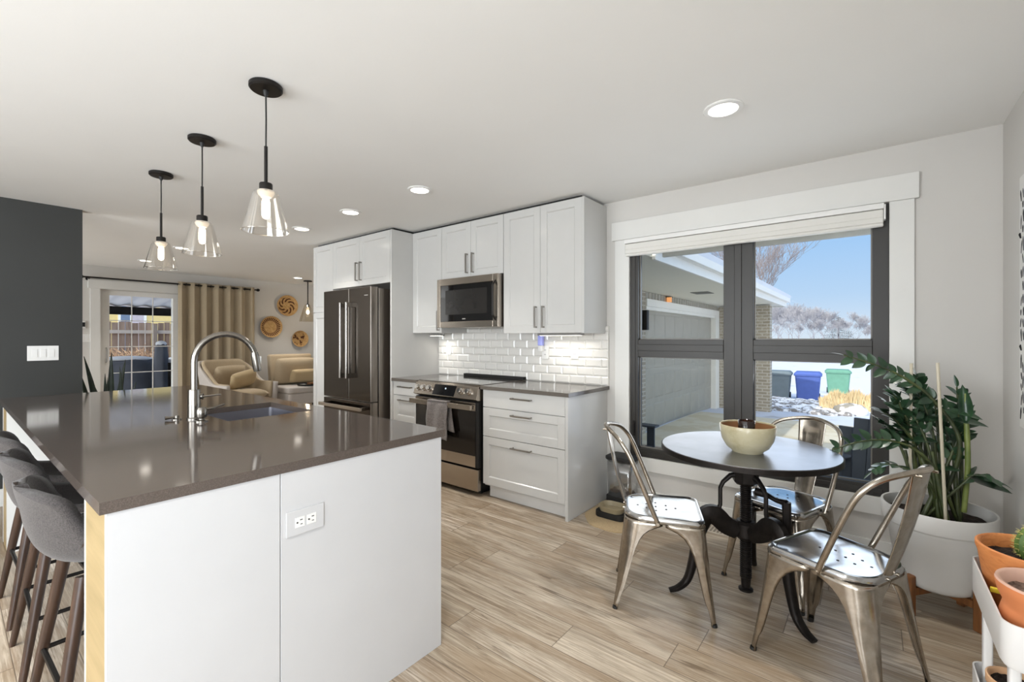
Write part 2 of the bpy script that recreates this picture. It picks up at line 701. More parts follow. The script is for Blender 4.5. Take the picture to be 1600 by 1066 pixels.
def leafmat(name, lo, hi, rough=0.28):
    t = NT(name)
    f = t.noise(scale=14, detail=3)
    t.set(color=t.ramp(f, [(0.3, lo), (0.7, hi)]), rough=rough, spec=0.6)
    return t.m


M['leaf'] = leafmat('zz_leaf', S(26, 48, 32), S(58, 88, 60))
M['stem'] = leafmat('green_stem', S(34, 44, 24), S(78, 88, 46), 0.45)
M['palestem'] = leafmat('pale_stem', S(96, 112, 50), S(134, 144, 78), 0.45)
M['snake'] = leafmat('snake_leaf', S(20, 30, 22), S(46, 60, 42), 0.4)
M['cactus'] = leafmat('cactus_skin', S(62, 96, 40), S(118, 142, 66), 0.6)
M['spine'] = simple('cactus_spines', S(206, 196, 120), 0.7)
M['stake'] = woody('bamboo_stake', S(178, 168, 146), S(206, 198, 178), 'Z', 30, 0.06)
M['yellow'] = simple('yellow_plastic', S(226, 204, 60), 0.45)
M['curtain'] = fabric('beige_curtain', S(156, 141, 116), S(182, 166, 140), 200, bump=0.15)
M['sofa'] = fabric('beige_upholstery', S(168, 150, 122), S(196, 178, 150), 180)
M['sofa2'] = fabric('pale_outer_upholstery', S(176, 168, 162), S(204, 197, 190), 180)
M['cushion'] = fabric('tan_cushion', S(178, 156, 118), S(204, 182, 144), 180)
M['snow'] = simple('snow', S(226, 229, 234), 0.8, var=0.03, scale=3, bump=0.3, bscale=8)
# ================================================================ room shell
CE = 2.397
WN = 3.37          # inner face of the window wall
XE = 0.525         # inner face of the right wall
XW = -9.18         # inner face of the far wall
XP = -5.28         # face of the dark partition
YS = -3.10
YL = 5.20
TH = 0.16

struct(MB().box(XW - TH, XE + TH, YS - TH, YL + TH, -0.12, 0).build('floor', M['floor']))
struct(MB().box(XW - TH, XE + TH, YS - TH, WN + TH, CE, CE + 0.14).box(XW - TH, -5.19 + 0.0, WN + TH, YL + TH, CE, CE + 0.14).build('ceiling', M['ceil']))


def wall_with_hole(name, along, face, depth, a0, a1, holes, mat=None, z1=CE):
    # wall running along X or Y with rectangular holes (a0,a1,z0,z1)
    mb = MB()
    cuts = sorted(holes)
    pos = a0
    segs = []
    for (h0, h1, z0, zt) in cuts:
        segs.append((pos, h0, 0, z1))
        if z0 > 0:
            segs.append((h0, h1, 0, z0))
        segs.append((h0, h1, zt, z1))
        pos = h1
    segs.append((pos, a1, 0, z1))
    for (p, q, z0, zt) in segs:
        if along == 'X':
            mb.box(p, q, min(face, face + depth), max(face, face + depth), z0, zt)
        else:
            mb.box(min(face, face + depth), max(face, face + depth), p, q, z0, zt)
    return struct(mb.build(name, mat or M['wall']))


# window wall, with the dining window opening
WX0, WX1, WZ0, WZ1 = -1.49, 0.078, 0.385, 2.078
wall_with_hole('wall_north', 'X', WN, TH, -5.19, XE + TH, [(WX0, WX1, WZ0, WZ1)])
wall_with_hole('wall_east', 'Y', XE, TH, YS - TH, WN, [(-2.9, -0.6, 0.2, 2.2)])
wall_with_hole('wall_south', 'X', YS - TH, TH, XW - TH, XE, [(-8.7, -6.1, 0.65, 2.2), (-3.9, -0.9, 0.65, 2.2)])
wall_with_hole('wall_west', 'Y', XW - TH, TH, YS, YL, [(1.50, 3.30, 0.0, 2.04)])
wall_with_hole('wall_living_north', 'X', YL, TH, XW, -5.19 + TH, [])
wall_with_hole('wall_living_east', 'Y', -5.19, TH, WN + TH, YL, [])
wall_with_hole('wall_partition', 'Y', XP - 0.12, 0.12, YS, 0.750, [], M['dark'])

# skirting
def skirt(name, x0, x1, y0, y1):
    struct(MB().box(x0, x1, y0, y1, 0.0, 0.135).build(name, M['trim'], bevel=0.003))


skirt('baseboard_north', -1.66, XE, WN - 0.016, WN)
skirt('baseboard_east', XE - 0.016, XE, YS, WN - 0.016)
skirt('baseboard_partition', XP, XP + 0.016, YS, 0.750)
skirt('baseboard_west', XW, XW + 0.016, 3.45, YL)
skirt('baseboard_west_near', XW, XW + 0.016, YS, 1.36)

M['winbead'] = simple('window_bead', S(118, 114, 108), 0.4)
# dining window -------------------------------------------------------------
t = MB()
t.box(-1.61, WX0, WN - 0.02, WN, 0.385, 2.078)
t.box(WX1, 0.186, WN - 0.02, WN, 0.385, 2.078)
t.box(-1.634, 0.205, WN - 0.03, WN, 2.078, 2.222)
t.box(-1.61, 0.186, WN - 0.02, WN, 0.285, 0.385)
struct(t.build('trim_1', M['trim'], bevel=0.002))

win = sroot('window_1', (-0.7, WN, 0.385))
f = MB()
Y0, Y1 = 3.372, 3.455
f.box(WX0, -1.425, Y0, Y1, WZ0, WZ1)
f.box(0.003, WX1, Y0, Y1, WZ0, WZ1)
f.box(-1.425, 0.003, Y0, Y1, WZ0, 0.452)
f.box(-1.425, 0.003, Y0, Y1, 1.995, WZ1)
f.box(-0.805, -0.62, Y0, Y1, 0.452, 1.995)
f.box(-1.425, -0.805, Y0, Y1, 1.158, 1.292)
f.box(-0.62, 0.003, Y0, Y1, 1.158, 1.292)
# raised beads on the mullions
f.box(-0.735, -0.69, Y0 - 0.008, Y0, 0.452, 1.995)
f.box(-1.425, -0.805, Y0 - 0.006, Y0, 1.205, 1.255)
f.box(-0.62, 0.003, Y0 - 0.006, Y0, 1.205, 1.255)
f.box(WX0 + 0.02, WX0 + 0.045, Y0 - 0.006, Y0, WZ0, WZ1)
f.box(WX0 + 0.05, 0.05, Y0 - 0.006, Y0, WZ0 + 0.018, WZ0 + 0.045)
struct(f.build('window_frame', M['winframe'], win, bevel=0.003))
for (a, b, c, d) in ((-1.425, -0.805, 0.452, 1.158), (-0.62, 0.003, 0.452, 1.158), (-1.425, -0.805, 1.292, 1.995), (-0.62, 0.003, 1.292, 1.995)):
    g = MB().box(a - 0.004, b + 0.004, 3.412, 3.418, c - 0.004, d + 0.004)
    struct(g.build('pane', M['pane'], win, smooth=0))
    sp_ = MB()
    for (p, q, r, s_) in ((a, a + 0.008, c, d), (b - 0.008, b, c, d), (a, b, c, c + 0.008), (a, b, d - 0.008, d)):
        sp_.box(p, q, 3.405, 3.4118, r, s_)
    struct(sp_.build('glazing_bead', M['winbead'], win))
lt = MB().box(-1.462, -1.448, 3.352, 3.366, 0.56, 0.64).box(-1.466, -1.444, 3.362, 3.3718, 0.54, 0.66)
struct(lt.build('window_latch', M['metal_black'], win, bevel=0.002))
cr = MB().box(-1.02, -0.90, 3.352, 3.3718, 0.415, 0.432).tube([(-0.95, 3.36, 0.424), (-0.93, 3.335, 0.424), (-0.86, 3.335, 0.418)], 0.007, 8)
struct(cr.build('window_crank', M['metal_black'], win, bevel=0.002))

# roller shade rolled up at the head of the window
sh = thing('roller_shade', 'white roller shade rolled up at the top of the black dining window', 'window shade', (-0.72, 3.33, 1.94))
MB().box(-1.508, 0.055, 3.300, 3.362, 2.035, 2.068).build('head_rail', M['plastic_w'], sh, bevel=0.004)
zig = MB()
for (y0, y1, z0, z1) in ((3.306, 3.356, 1.985, 2.033), (3.302, 3.350, 1.955, 1.99), (3.308, 3.345, 1.938, 1.958)):
    zig.box(-1.505, 0.052, y0, y1, z0, z1)
zig.build('shade_cloth', M['shade'], sh, bevel=0.007)
MB().box(0.053, 0.062, 3.31, 3.36, 1.975, 2.06).build('end_bracket', M['plastic_w'], sh, bevel=0.001)

# added windows, unseen behind the camera, framing the fill lamps
for i, (nm, box_) in enumerate((('added_window_2', ('E', -2.9, -0.6)), ('added_window_3', ('S', -8.7, -6.1)), ('added_window_4', ('S', -3.9, -0.9)))):
    k_, a, b = box_
    f = MB()
    z0 = 0.2 if k_ == 'E' else 0.65
    m_ = (a + b) / 2
    if k_ == 'E':
        for (p, q, r, s_) in ((a, a + .06, z0, 2.2), (b - .06, b, z0, 2.2), (m_ - .04, m_ + .04, z0, 2.2), (a, b, z0, z0 + .06), (a, b, 2.14, 2.2)):
            f.box(XE + 0.10, XE + 0.15, p, q, r, s_)
        f.box(XE - 0.02, XE - 0.001, a - 0.1, a, z0 - 0.1, 2.3).box(XE - 0.02, XE - 0.001, b, b + 0.1, z0 - 0.1, 2.3).box(XE - 0.02, XE - 0.001, a, b, 2.2, 2.3).box(XE - 0.02, XE - 0.001, a, b, z0 - 0.1, z0)
    else:
        for (p, q, r, s_) in ((a, a + .06, z0, 2.2), (b - .06, b, z0, 2.2), (m_ - .04, m_ + .04, z0, 2.2), (a, b, z0, z0 + .06), (a, b, 2.14, 2.2)):
            f.box(p, q, YS - 0.15, YS - 0.10, r, s_)
        f.box(a - 0.1, a, YS + 0.001, YS + 0.02, z0 - 0.1, 2.3).box(b, b + 0.1, YS + 0.001, YS + 0.02, z0 - 0.1, 2.3).box(a, b, YS + 0.001, YS + 0.02, 2.2, 2.3).box(a, b, YS + 0.001, YS + 0.02, z0 - 0.1, z0)
    struct(f.build(nm, M['trim'], bevel=0.003))

# sliding glass door in the far wall -----------------------------------------
dr = sroot('door_1', (XW, 2.4, 0))
f = MB()
f.box(XW, XW + 0.025, 1.385, 1.50, 0, 2.05)
f.box(XW, XW + 0.025, 3.30, 3.41, 0, 2.05)
f.box(XW, XW + 0.032, 1.36, 3.43, 2.05, 2.185)
struct(f.build('door_casing', M['trim'], dr, bevel=0.003))
f = MB()
f.box(XW - 0.12, XW - 0.04, 1.50, 1.53, 0, 2.04)
f.box(XW - 0.12, XW - 0.04, 3.27, 3.30, 0, 2.04)
f.box(XW - 0.12, XW - 0.04, 1.53, 3.27, 2.01, 2.04)
f.box(XW - 0.12, XW - 0.04, 1.53, 3.27, 0, 0.04)
struct(f.build('door_frame', M['plastic_w'], dr, bevel=0.002))
for nm, y0, y1, x0 in (('sliding_leaf', 1.53, 2.51, XW - 0.075), ('fixed_leaf', 2.42, 3.27, XW - 0.115)):
    f = MB()
    sw = 0.085
    f.box(x0, x0 + 0.035, y0, y0 + sw, 0.04, 2.01)
    f.box(x0, x0 + 0.035, y1 - sw, y1, 0.04, 2.01)
    f.box(x0, x0 + 0.035, y0 + sw, y1 - sw, 1.975 if 0 else 1.965, 2.01)
    f.box(x0, x0 + 0.035, y0 + sw, y1 - sw, 0.04, 0.16)
    lf = struct(f.build(nm, M['plastic_w'], dr, bevel=0.002))
    g0, g1 = y0 + sw, y1 - sw
    struct(MB().box(x0 + 0.014, x0 + 0.02, g0 - .004, g1 + .004, 0.156, 1.969).build('pane', M['pane'], lf, smooth=0))
    mu = MB()
    for k_ in (1, 2):
        yy = g0 + (g1 - g0) * k_ / 3
        mu.box(x0 + 0.0202, x0 + 0.030, yy - 0.006, yy + 0.006, 0.16, 1.965)
    for k_ in (1, 2, 3, 4):
        zz = 1.965 - 0.41 * k_ + 0.02
        mu.box(x0 + 0.0202, x0 + 0.030, g0, g1, zz - 0.006, zz + 0.006)
    struct(mu.build('muntins', M['plastic_w'], lf))
    if nm == 'sliding_leaf':
        h = MB().tube([(XW - 0.035, 1.575, 0.93), (XW + 0.005, 1.575, 0.95), (XW + 0.005, 1.575, 1.13), (XW - 0.035, 1.575, 1.15)], 0.009, 8)
        struct(h.build('door_handle', M['plastic_g'], lf))

# ---------------------------------------------------------------- recessed ceiling lights
def recessed(x, y, label, p=6.5):
    x, y = x * 0.98, y * 0.98
    t = thing('recessed_light', label, 'ceiling light', (x, y, CE - 0.006), group='recessed ceiling lights')
    MB().lathe([(0.088, 0.006), (0.09, 0.002), (0.086, -0.002), (0.066, -0.003), (0.064, 0.004)], (x, y, CE - 0.006), 32).build('trim_ring', M['plastic_w'], t)
    MB().lathe([(0.0, 0.0), (0.064, 0.0), (0.064, 0.004), (0.0, 0.004)], (x, y, CE - 0.006), 28).build('diffuser', M['led'], t)
    lamp('downlight', 'AREA', (x, y, CE - 0.012), t, p, (1.0, 0.96, 0.90), 0.06, (0, 0, -1))


recessed(-0.565, 2.36, 'large round recessed ceiling light above the dining table')
recessed(-2.66, 2.235, 'round recessed ceiling light in front of the microwave, second from the dining window')
recessed(-3.61, 2.25, 'round recessed ceiling light in front of the tall fridge panel')
recessed(-4.55, 2.285, 'small recessed ceiling light in front of the cabinets over the fridge')
recessed(-6.68, 1.85, 'recessed ceiling light seen just behind the middle glass pendant')
recessed(-8.19, 1.83, 'recessed ceiling light seen beside the farthest of the island pendants')
recessed(-8.33, 4.11, 'recessed living room ceiling light above the round wall baskets')
recessed(-0.565, 0.2, 'recessed ceiling light near the camera, out of the picture', 7)
recessed(-2.3, -1.6, 'recessed ceiling light behind the camera, out of the picture', 7)
recessed(-4.4, -1.6, 'recessed ceiling light behind the bar stools, out of the picture', 7)

# painted white board art on the right wall, only its left edge in view
art = thing('canvas_art', 'white canvas with black brush dashes on the right wall', 'wall art', (XE - 0.012, 2.55, 1.46))
MB().box(XE - 0.022, XE - 0.002, 2.20, 2.915, 0.92, 2.0).build('canvas', simple('canvas_white', S(226, 224, 220), 0.7, var=0.01), art, bevel=0.002)
rr = random.Random(5)
ds = MB()
yy = 2.885
while yy > 2.24:
    zz = 1.94
    while zz > 1.0:
        L = rr.uniform(0.025, 0.062)
        wd = rr.uniform(0.006, 0.011)
        if rr.random() < 0.86:
            tl = rr.uniform(-0.008, 0.008)
            yc = yy + rr.uniform(-0.006, 0.006)
            ds.tube([(XE - 0.0225, yc + tl, zz), (XE - 0.0225, yc + tl * .4, zz - L * .3), (XE - 0.0225, yc - tl, zz - L)], [wd * .4, wd, wd * .6], 8, flat=0.12)
        zz -= L + rr.uniform(0.008, 0.02)
    yy -= 0.034
ds.build('brush_marks', simple('ink_black', S(26, 26, 27), 0.7), art)

# dark wall switch
sw = thing('light_switch', 'white triple rocker light switch on the dark grey wall', 'light switch', (XP, 0.515, 1.18))
MB().box(XP, XP + 0.007, 0.425, 0.605, 1.12, 1.24).build('switch_plate', M['plastic_w'], sw, bevel=0.002)
for k_ in range(3):
    yc = 0.515 + (k_ - 1) * 0.048
    MB().box(XP + 0.007, XP + 0.011, yc - 0.0165, yc + 0.0165, 1.147, 1.213).build('rocker', M['plastic_w'], sw, bevel=0.0015)

# thermostat and switch by the sliding door
th_ = thing('thermostat', 'small dark faced thermostat on the far wall beside the sliding door', 'thermostat', (XW, 1.315, 1.50))
MB().box(XW, XW + 0.02, 1.262, 1.335, 1.445, 1.555).build('thermostat_body', M['plastic_w'], th_, bevel=0.003)
MB().box(XW + 0.02, XW + 0.022, 1.30, 1.33, 1.47, 1.535).build('screen', M['display'], th_)
s2 = thing('light_switch', 'white wall switch plate under the thermostat by the sliding door', 'light switch', (XW, 1.335, 1.30))
MB().box(XW, XW + 0.007, 1.275, 1.385, 1.24, 1.36).build('switch_plate', M['plastic_w'], s2, bevel=0.002)
for k_ in (-1, 1):
    MB().box(XW + 0.007, XW + 0.011, 1.33 + k_ * .023 - .015, 1.33 + k_ * .023 + .015, 1.265, 1.335).build('rocker', M['plastic_w'], s2, bevel=0.001)

# floor register by the window wall
vt = thing('floor_register', 'small tan slotted floor register near the wall behind the dining table', 'floor vent', (-0.86, 3.26, 0.0))
MB().box(-1.03, -0.70, 3.20, 3.32, 0.0, 0.006).build('register_frame', simple('register_tan', S(186, 176, 162), 0.5), vt, bevel=0.002)
sl_ = MB()
for k_ in range(14):
    x = -1.015 + k_ * 0.0225
    sl_.box(x, x + 0.012, 3.215, 3.305, 0.006, 0.0075)
sl_.build('slats', simple('register_dark', S(128, 118, 106), 0.6), vt)
# ================================================================ cabinet run
def shaker(x0, x1, z0, z1, yf, fr=0.062, gap=0.0015):
    mb = MB()
    x0 += gap; x1 -= gap; z0 += gap; z1 -= gap
    yb = yf + 0.019
    if z1 - z0 < 0.19:
        return mb.box(x0, x1, yf, yb, z0, z1)
    mb.box(x0, x0 + fr, yf, yb, z0, z1)
    mb.box(x1 - fr, x1, yf, yb, z0, z1)
    mb.box(x0 + fr, x1 - fr, yf, yb, z0, z0 + fr)
    mb.box(x0 + fr, x1 - fr, yf, yb, z1 - fr, z1)
    # chamfer strip and recessed field
    a, b, c, d = x0 + fr, x1 - fr, z0 + fr, z1 - fr
    e_, y2 = 0.007, yf + 0.009
    o = [(a, yf + .0008, c), (b, yf + .0008, c), (b, yf + .0008, d), (a, yf + .0008, d)]
    i = [(a + e_, y2, c + e_), (b - e_, y2, c + e_), (b - e_, y2, d - e_), (a + e_, y2, d - e_)]
    mb.rings([o, i], True, False, True)
    return mb


def pull_v(x, z0, z1, yf, parent):
    m = MB()
    m.box(x - 0.006, x + 0.006, yf - 0.036, yf - 0.025, z0, z1)
    for z in (z0 + 0.006, z1 - 0.006):
        m.box(x - 0.005, x + 0.005, yf - 0.03, yf, z - 0.006, z + 0.006)
    return m.build('handle', M['pull'], parent, bevel=0.0015)


def pull_h(xc, z, yf, parent, L=0.19):
    m = MB()
    m.tube([(xc - L / 2, yf - 0.033, z), (xc + L / 2, yf - 0.033, z)], 0.0065, 8)
    for x in (xc - L / 2 + 0.008, xc + L / 2 - 0.008):
        m.tube([(x, yf - 0.033, z), (x, yf, z)], 0.0055, 8)
    return m.build('handle', M['pull'], parent)


def door(x0, x1, z0, z1, yf, root, hx=None, hz=None):
    d = shaker(x0, x1, z0, z1, yf).build('door', M['cab'], root, bevel=0.0012)
    if hx is not None:
        pull_v(hx, hz[0], hz[1], yf, d)
    return d


def drawer(x0, x1, z0, z1, yf, root, hz):
    d = shaker(x0, x1, z0, z1, yf).build('drawer', M['cab'], root, bevel=0.0012)
    pull_h((x0 + x1) / 2 + 0.01, hz, yf, d)
    return d


YF = 2.76     # base cabinet fronts
YU = 3.00     # wall cabinet fronts
YT = 2.74     # tall cabinet fronts
CT = 2.370    # top of the cabinets

# tall pantry left of the fridge
t = thing('pantry_cabinet', 'tall narrow white pantry cabinet at the far left of the fridge', 'cabinet', (-4.96, 3.0, 0))
MB().box(-5.178, -4.752, YT + 0.02, WN - .003, 0.10, CT).build('body', M['cab'], t)
MB().box(-5.17, -4.76, YT + 0.07, WN - .05, 0, 0.10).build('plinth', M['toekick'], t)
door(-5.18, -4.75, 1.60, CT, YT, t)
door(-5.18, -4.75, 0.11, 1.597, YT, t)
# panels boxing in the fridge
fp = thing('fridge_side_panel', 'full height white panel standing between fridge and drawer cabinet', 'cabinet panel', (-3.69, 3.0, 0))
MB().box(-3.702, -3.680, YT, WN, 0, CT).build('panel', M['cab'], fp, bevel=0.001)
t = thing('over_fridge_cabinet', 'white two-door wall cabinet mounted above the dark fridge', 'cabinet', (-4.22, 3.0, 1.85))
MB().box(-4.748, -3.706, YT + 0.02, WN - .003, 1.852, CT).build('body', M['cab'], t)
door(-4.75, -4.228, 1.85, CT, YT, t, -4.262, (1.905, 2.10))
door(-4.228, -3.704, 1.85, CT, YT, t, -4.190, (1.905, 2.10))

# fridge
fr = thing('refrigerator', 'dark stainless french door refrigerator between white cabinets', 'refrigerator', (-4.17, 2.95, 0))
FX0, FX1, FY = -4.61, -3.762, 2.555
MB().box(FX0 + .012, FX1 - .004, 2.655, 3.33, 0.03, 1.79).build('body', M['fridgeside'], fr, bevel=0.004)
MB().box(FX0 + .03, FX1 - .03, 2.68, 3.2, 0.0, 0.05).build('base_grille', M['black'], fr)
FM = -4.135
for (a, b, nm) in ((FX0, FM - 0.003, 'left'), (FM + 0.003, FX1, 'right')):
    d = MB().rbox(a, b, FY + 0.004, 2.645, 0.685, 1.80, 0.010, 3).build('door', M['fridgeside'], fr)
    MB().box(a + 0.004, b - 0.004, FY - 0.001, FY + 0.004, 0.689, 1.796).build('door_skin', M['fridge'], d, bevel=0.0015)
    hx = FM - 0.055 if nm == 'left' else FM + 0.055
    h = MB()
    h.box(hx - 0.012, hx + 0.012, FY - 0.068, FY - 0.045, 0.90, 1.66)
    h.box(hx - 0.011, hx + 0.011, FY - 0.05, FY, 0.90, 0.95)
    h.box(hx - 0.011, hx + 0.011, FY - 0.05, FY, 1.61, 1.66)
    h.build('handle', M['chrome'], d, bevel=0.004)
    MB().box(a + 0.03, a + 0.12, 2.66, 2.80, 1.792, 1.815).build('hinge_cover', M['plastic_g'], d, bevel=0.004)
d = MB().rbox(FX0, FX1, FY + 0.004, 2.645, 0.06, 0.675, 0.010, 3).build('freezer_drawer', M['fridgeside'], fr)
MB().box(FX0 + 0.004, FX1 - 0.004, FY - 0.001, FY + 0.004, 0.064, 0.671).build('drawer_skin', M['fridge'], d, bevel=0.0015)
h = MB().box(FX0 + 0.02, FX1 - 0.06, FY - 0.075, FY - 0.05, 0.598, 0.632)
for x in (FX0 + 0.04, FX1 - 0.10):
    h.box(x - 0.015, x + 0.02, FY - 0.055, FY, 0.600, 0.630)
h.build('handle', M['steel'], d, bevel=0.005)
MB().box(-3.86, -3.80, FY - 0.0018, FY - 0.0008, 1.715, 1.722).build('badge', M['plastic_g'], fr)

# narrow drawer cabinet left of the range
t = thing('drawer_cabinet', 'narrow white drawer cabinet between fridge panel and range', 'cabinet', (-3.49, 3.06, 0))
MB().box(-3.678, -3.305, YF + 0.02, WN - .003, 0.10, 0.884).build('body', M['cab'], t)
MB().box(-3.67, -3.31, YF + 0.075, WN - .1, 0.0, 0.10).build('plinth', M['toekick'], t)
drawer(-3.678, -3.303, 0.752, 0.884, YF, t, 0.835)
drawer(-3.678, -3.303, 0.492, 0.750, YF, t, 0.708)
drawer(-3.678, -3.303, 0.110, 0.490, YF, t, 0.445)
# wide drawer cabinet right of the range
t = thing('drawer_cabinet', 'wide white three-drawer base cabinet at the window end of the run', 'cabinet', (-2.09, 3.06, 0))
MB().box(-2.49, -1.71, YF + 0.02, WN - .003, 0.10, 0.884).build('body', M['cab'], t)
MB().box(-2.47, -1.705, YF + 0.06, WN - .1, 0.002, 0.10).build('plinth', M['toekick'], t)
drawer(-2.495, -1.708, 0.742, 0.884, YF, t, 0.834)
drawer(-2.495, -1.708, 0.505, 0.740, YF, t, 0.702)
drawer(-2.495, -1.708, 0.113, 0.503, YF, t, 0.450)
MB().box(-1.706, -1.684, YF - 0.003, WN - .003, 0.0, 0.884).build('end_panel', M['cab'], t, bevel=0.001)

# counters
tag(MB().box(-3.68, -3.300, YF - 0.025, WN, 0.885, 0.914).build('countertop', M['quartz2'], bevel=0.002, loc=(-3.49, 3.06, 0.9)), 'short dark stone countertop left of the range', 'countertop')
tag(MB().box(-2.505, -1.665, YF - 0.025, WN, 0.885, 0.914).build('countertop', M['quartz2'], bevel=0.002, loc=(-2.08, 3.06, 0.9)), 'dark stone countertop between the range and the dining window', 'countertop')

# wall cabinets
t = thing('wall_cabinet', 'narrow white single-door wall cabinet left of the microwave', 'cabinet', (-3.46, 3.18, 1.35))
MB().box(-3.676, -3.252, YU + 0.02, WN - .003, 1.355, CT).build('body', M['cab'], t)
door(-3.679, -3.250, 1.352, CT, YU, t, -3.283, (1.375, 1.565))
t = thing('wall_cabinet', 'short white two-door wall cabinet directly above the microwave', 'cabinet', (-2.86, 3.18, 1.85))
MB().box(-3.246, -2.480, YU + 0.02, WN - .003, 1.862, CT).build('body', M['cab'], t)
door(-3.248, -2.863, 1.860, CT, YU, t, -2.900, (1.895, 2.075))
door(-2.863, -2.477, 1.860, CT, YU, t, -2.826, (1.895, 2.075))
t = thing('wall_cabinet', 'large white two-door wall cabinet nearest the dining window', 'cabinet', (-2.08, 3.18, 1.34))
MB().box(-2.473, -1.712, YU + 0.02, WN - .003, 1.345, CT).build('body', M['cab'], t)
door(-2.475, -2.092, 1.342, CT, YU, t, -2.128, (1.385, 1.56))
door(-2.092, -1.710, 1.342, CT, YU, t, -2.054, (1.385, 1.56))
MB().box(-1.710, -1.690, YU - 0.002, WN, 1.340, CT).build('end_panel', M['cab'], t, bevel=0.001)
struct(MB().box(-5.16, -3.72, YT + 0.05, WN, CT + 0.0006, CE).box(-3.72, -1.74, YU + 0.045, WN, CT + 0.0006, CE).build('gap_shade_filler', M['black']))  # black filler standing in for the shade in the gap above the cabinets

# microwave
mw = thing('microwave', 'over the range stainless microwave with black glass door', 'microwave', (-2.86, 3.15, 1.395))
MX0, MX1, MY, MZ0, MZ1 = -3.242, -2.482, 2.935, 1.40, 1.855
MB().box(MX0 + .004, MX1 - .004, 2.965, WN - .006, MZ0, MZ1).build('body', M['fridgeside'], mw, bevel=0.003)
fr_ = MB()
fr_.box(MX0, MX0 + 0.045, MY, 2.964, MZ0, MZ1).box(MX1 - 0.06, MX1, MY, 2.964, MZ0, MZ1)
fr_.box(MX0 + .045, MX1 - .06, MY, 2.964, MZ1 - 0.062, MZ1).box(MX0 + .045, MX1 - .06, MY, 2.964, MZ0, MZ0 + 0.055)
md = fr_.build('door', M['steel'], mw, bevel=0.003)
MB().box(MX0 + .0455, MX1 - .0605, MY + 0.006, 2.962, MZ0 + .0555, MZ1 - .0625).build('door_glass', M['glassblack'], md)
MB().box(MX0 + .11, MX1 - .13, MY + 0.0045, MY + 0.0065, MZ0 + .12, MZ1 - .11).build('viewing_window', simple('window_mesh', S(38, 36, 34), 0.2), md)
MB().box(MX0 + .33, MX0 + .37, MY + 0.0045, MY + 0.0058, MZ0 + .072, MZ0 + .082).build('logo_badge', M['plastic_g'], md)
h = MB().tube([(MX1 - 0.03, MY + .004, MZ0 + .06), (MX1 - 0.03, MY - .035, MZ0 + .10), (MX1 - 0.03, MY - .035, MZ1 - .10), (MX1 - 0.03, MY + .004, MZ1 - .06)], 0.009, 8)
h.build('handle', M['metal_black'], md)

# range
rg = thing('range', 'slide-in stainless range with five knobs and black oven glass', 'range', (-2.90, 3.05, 0))
RX0, RX1, RY = -3.298, -2.512, 2.735
MB().box(RX0 + .004, RX1 - .004, RY + 0.03, 3.35, 0.05, 0.905).build('body', M['black'], rg)
MB().box(RX0 + .05, RX1 - .05, RY + 0.08, 3.3, 0.0, 0.05).build('feet_plinth', M['black'], rg)
MB().box(RX0, RX1, RY + 0.03, 3.33, 0.905, 0.918).build('cooktop', simple('cooktop_glass', S(70, 66, 62), 0.10, coat=0.5), rg, bevel=0.002)
MB().box(-3.25, RX1 + 0.02, 3.30, 3.352, 0.918, 0.945).build('rear_vent_strip', M['black'], rg, bevel=0.003)
# sloped control panel
cp = MB().rings([[(x, RY + 0.045, 0.918), (x, RY - 0.005, 0.900), (x, RY - 0.040, 0.800), (x, RY - 0.02, 0.788), (x, RY + 0.045, 0.790)] for x in (RX0, RX1)])
cp = cp.build('control_panel', M['steel'], rg, bevel=0.002)
nrm = Vector((0, -0.1, 0.035)).normalized()


def on_panel(x, s_):
    # s_ 0 top .. 1 bottom on the sloping face
    return Vector((x, RY - 0.005 - 0.035 * s_, 0.900 - 0.100 * s_))


for x in (-3.24, -3.165, -3.09, -2.70, -2.61):
    p = on_panel(x, 0.45)
    kn = MB().cyl(p, p + nrm * 0.012, 0.031, 0.029, 20).cyl(p + nrm * 0.012, p + nrm * 0.034, 0.025, 0.021, 20)
    kn.cyl(p + nrm * 0.034, p + nrm * 0.037, 0.016, 0.015, 16)
    kn.build('knob', M['chrome'], rg)
dq = MB()
a, b = on_panel(-3.035, 0.06), on_panel(-2.765, 0.94)
o_ = nrm * 0.001
dq.rings([[Vector((-3.035, a.y, a.z)) + o_, Vector((-2.765, a.y, a.z)) + o_, Vector((-2.775, b.y, b.z)) + o_, Vector((-3.045, b.y, b.z)) + o_],
          [Vector((-3.035, a.y, a.z)) - o_, Vector((-2.765, a.y, a.z)) - o_, Vector((-2.775, b.y, b.z)) - o_, Vector((-3.045, b.y, b.z)) - o_]])
ds_ = dq.build('display', M['display'], cp)
p = on_panel(-2.89, 0.35)
MB().cyl(p + nrm * 0.001, p + nrm * 0.003, 0.008, 0.008, 12).build('clock_digits', emitter('clock_glow', (0.8, 0.9, 1, 1), 0.9), cp)
od = MB()
od.box(RX0 + 0.003, RX1 - 0.003, RY - 0.012, RY + 0.028, 0.235, 0.775)
od = od.build('oven_door', M['black'], rg, bevel=0.004)
MB().box(RX0 + 0.008, RX1 - 0.03, RY - 0.017, RY - 0.0125, 0.335, 0.700).build('oven_glass', M['oven'], od, bevel=0.001)
MB().box(RX0 + 0.005, RX1 - 0.03, RY - 0.018, RY - 0.0125, 0.702, 0.770).build('door_top_strip', M['steel'], od, bevel=0.001)
MB().box(RX0 + 0.005, RX1 - 0.03, RY - 0.018, RY - 0.0125, 0.240, 0.333).build('door_bottom_strip', M['steel'], od, bevel=0.001)
h = MB().box(RX0 - 0.01, RX1 - 0.03, RY - 0.080, RY - 0.055, 0.715, 0.758)
for x in (RX0 + 0.05, RX1 - 0.06):
    h.box(x - 0.02, x + 0.02, RY - 0.06, RY - 0.016, 0.720, 0.752)
h.build('handle', M['steel'], od, bevel=0.003)
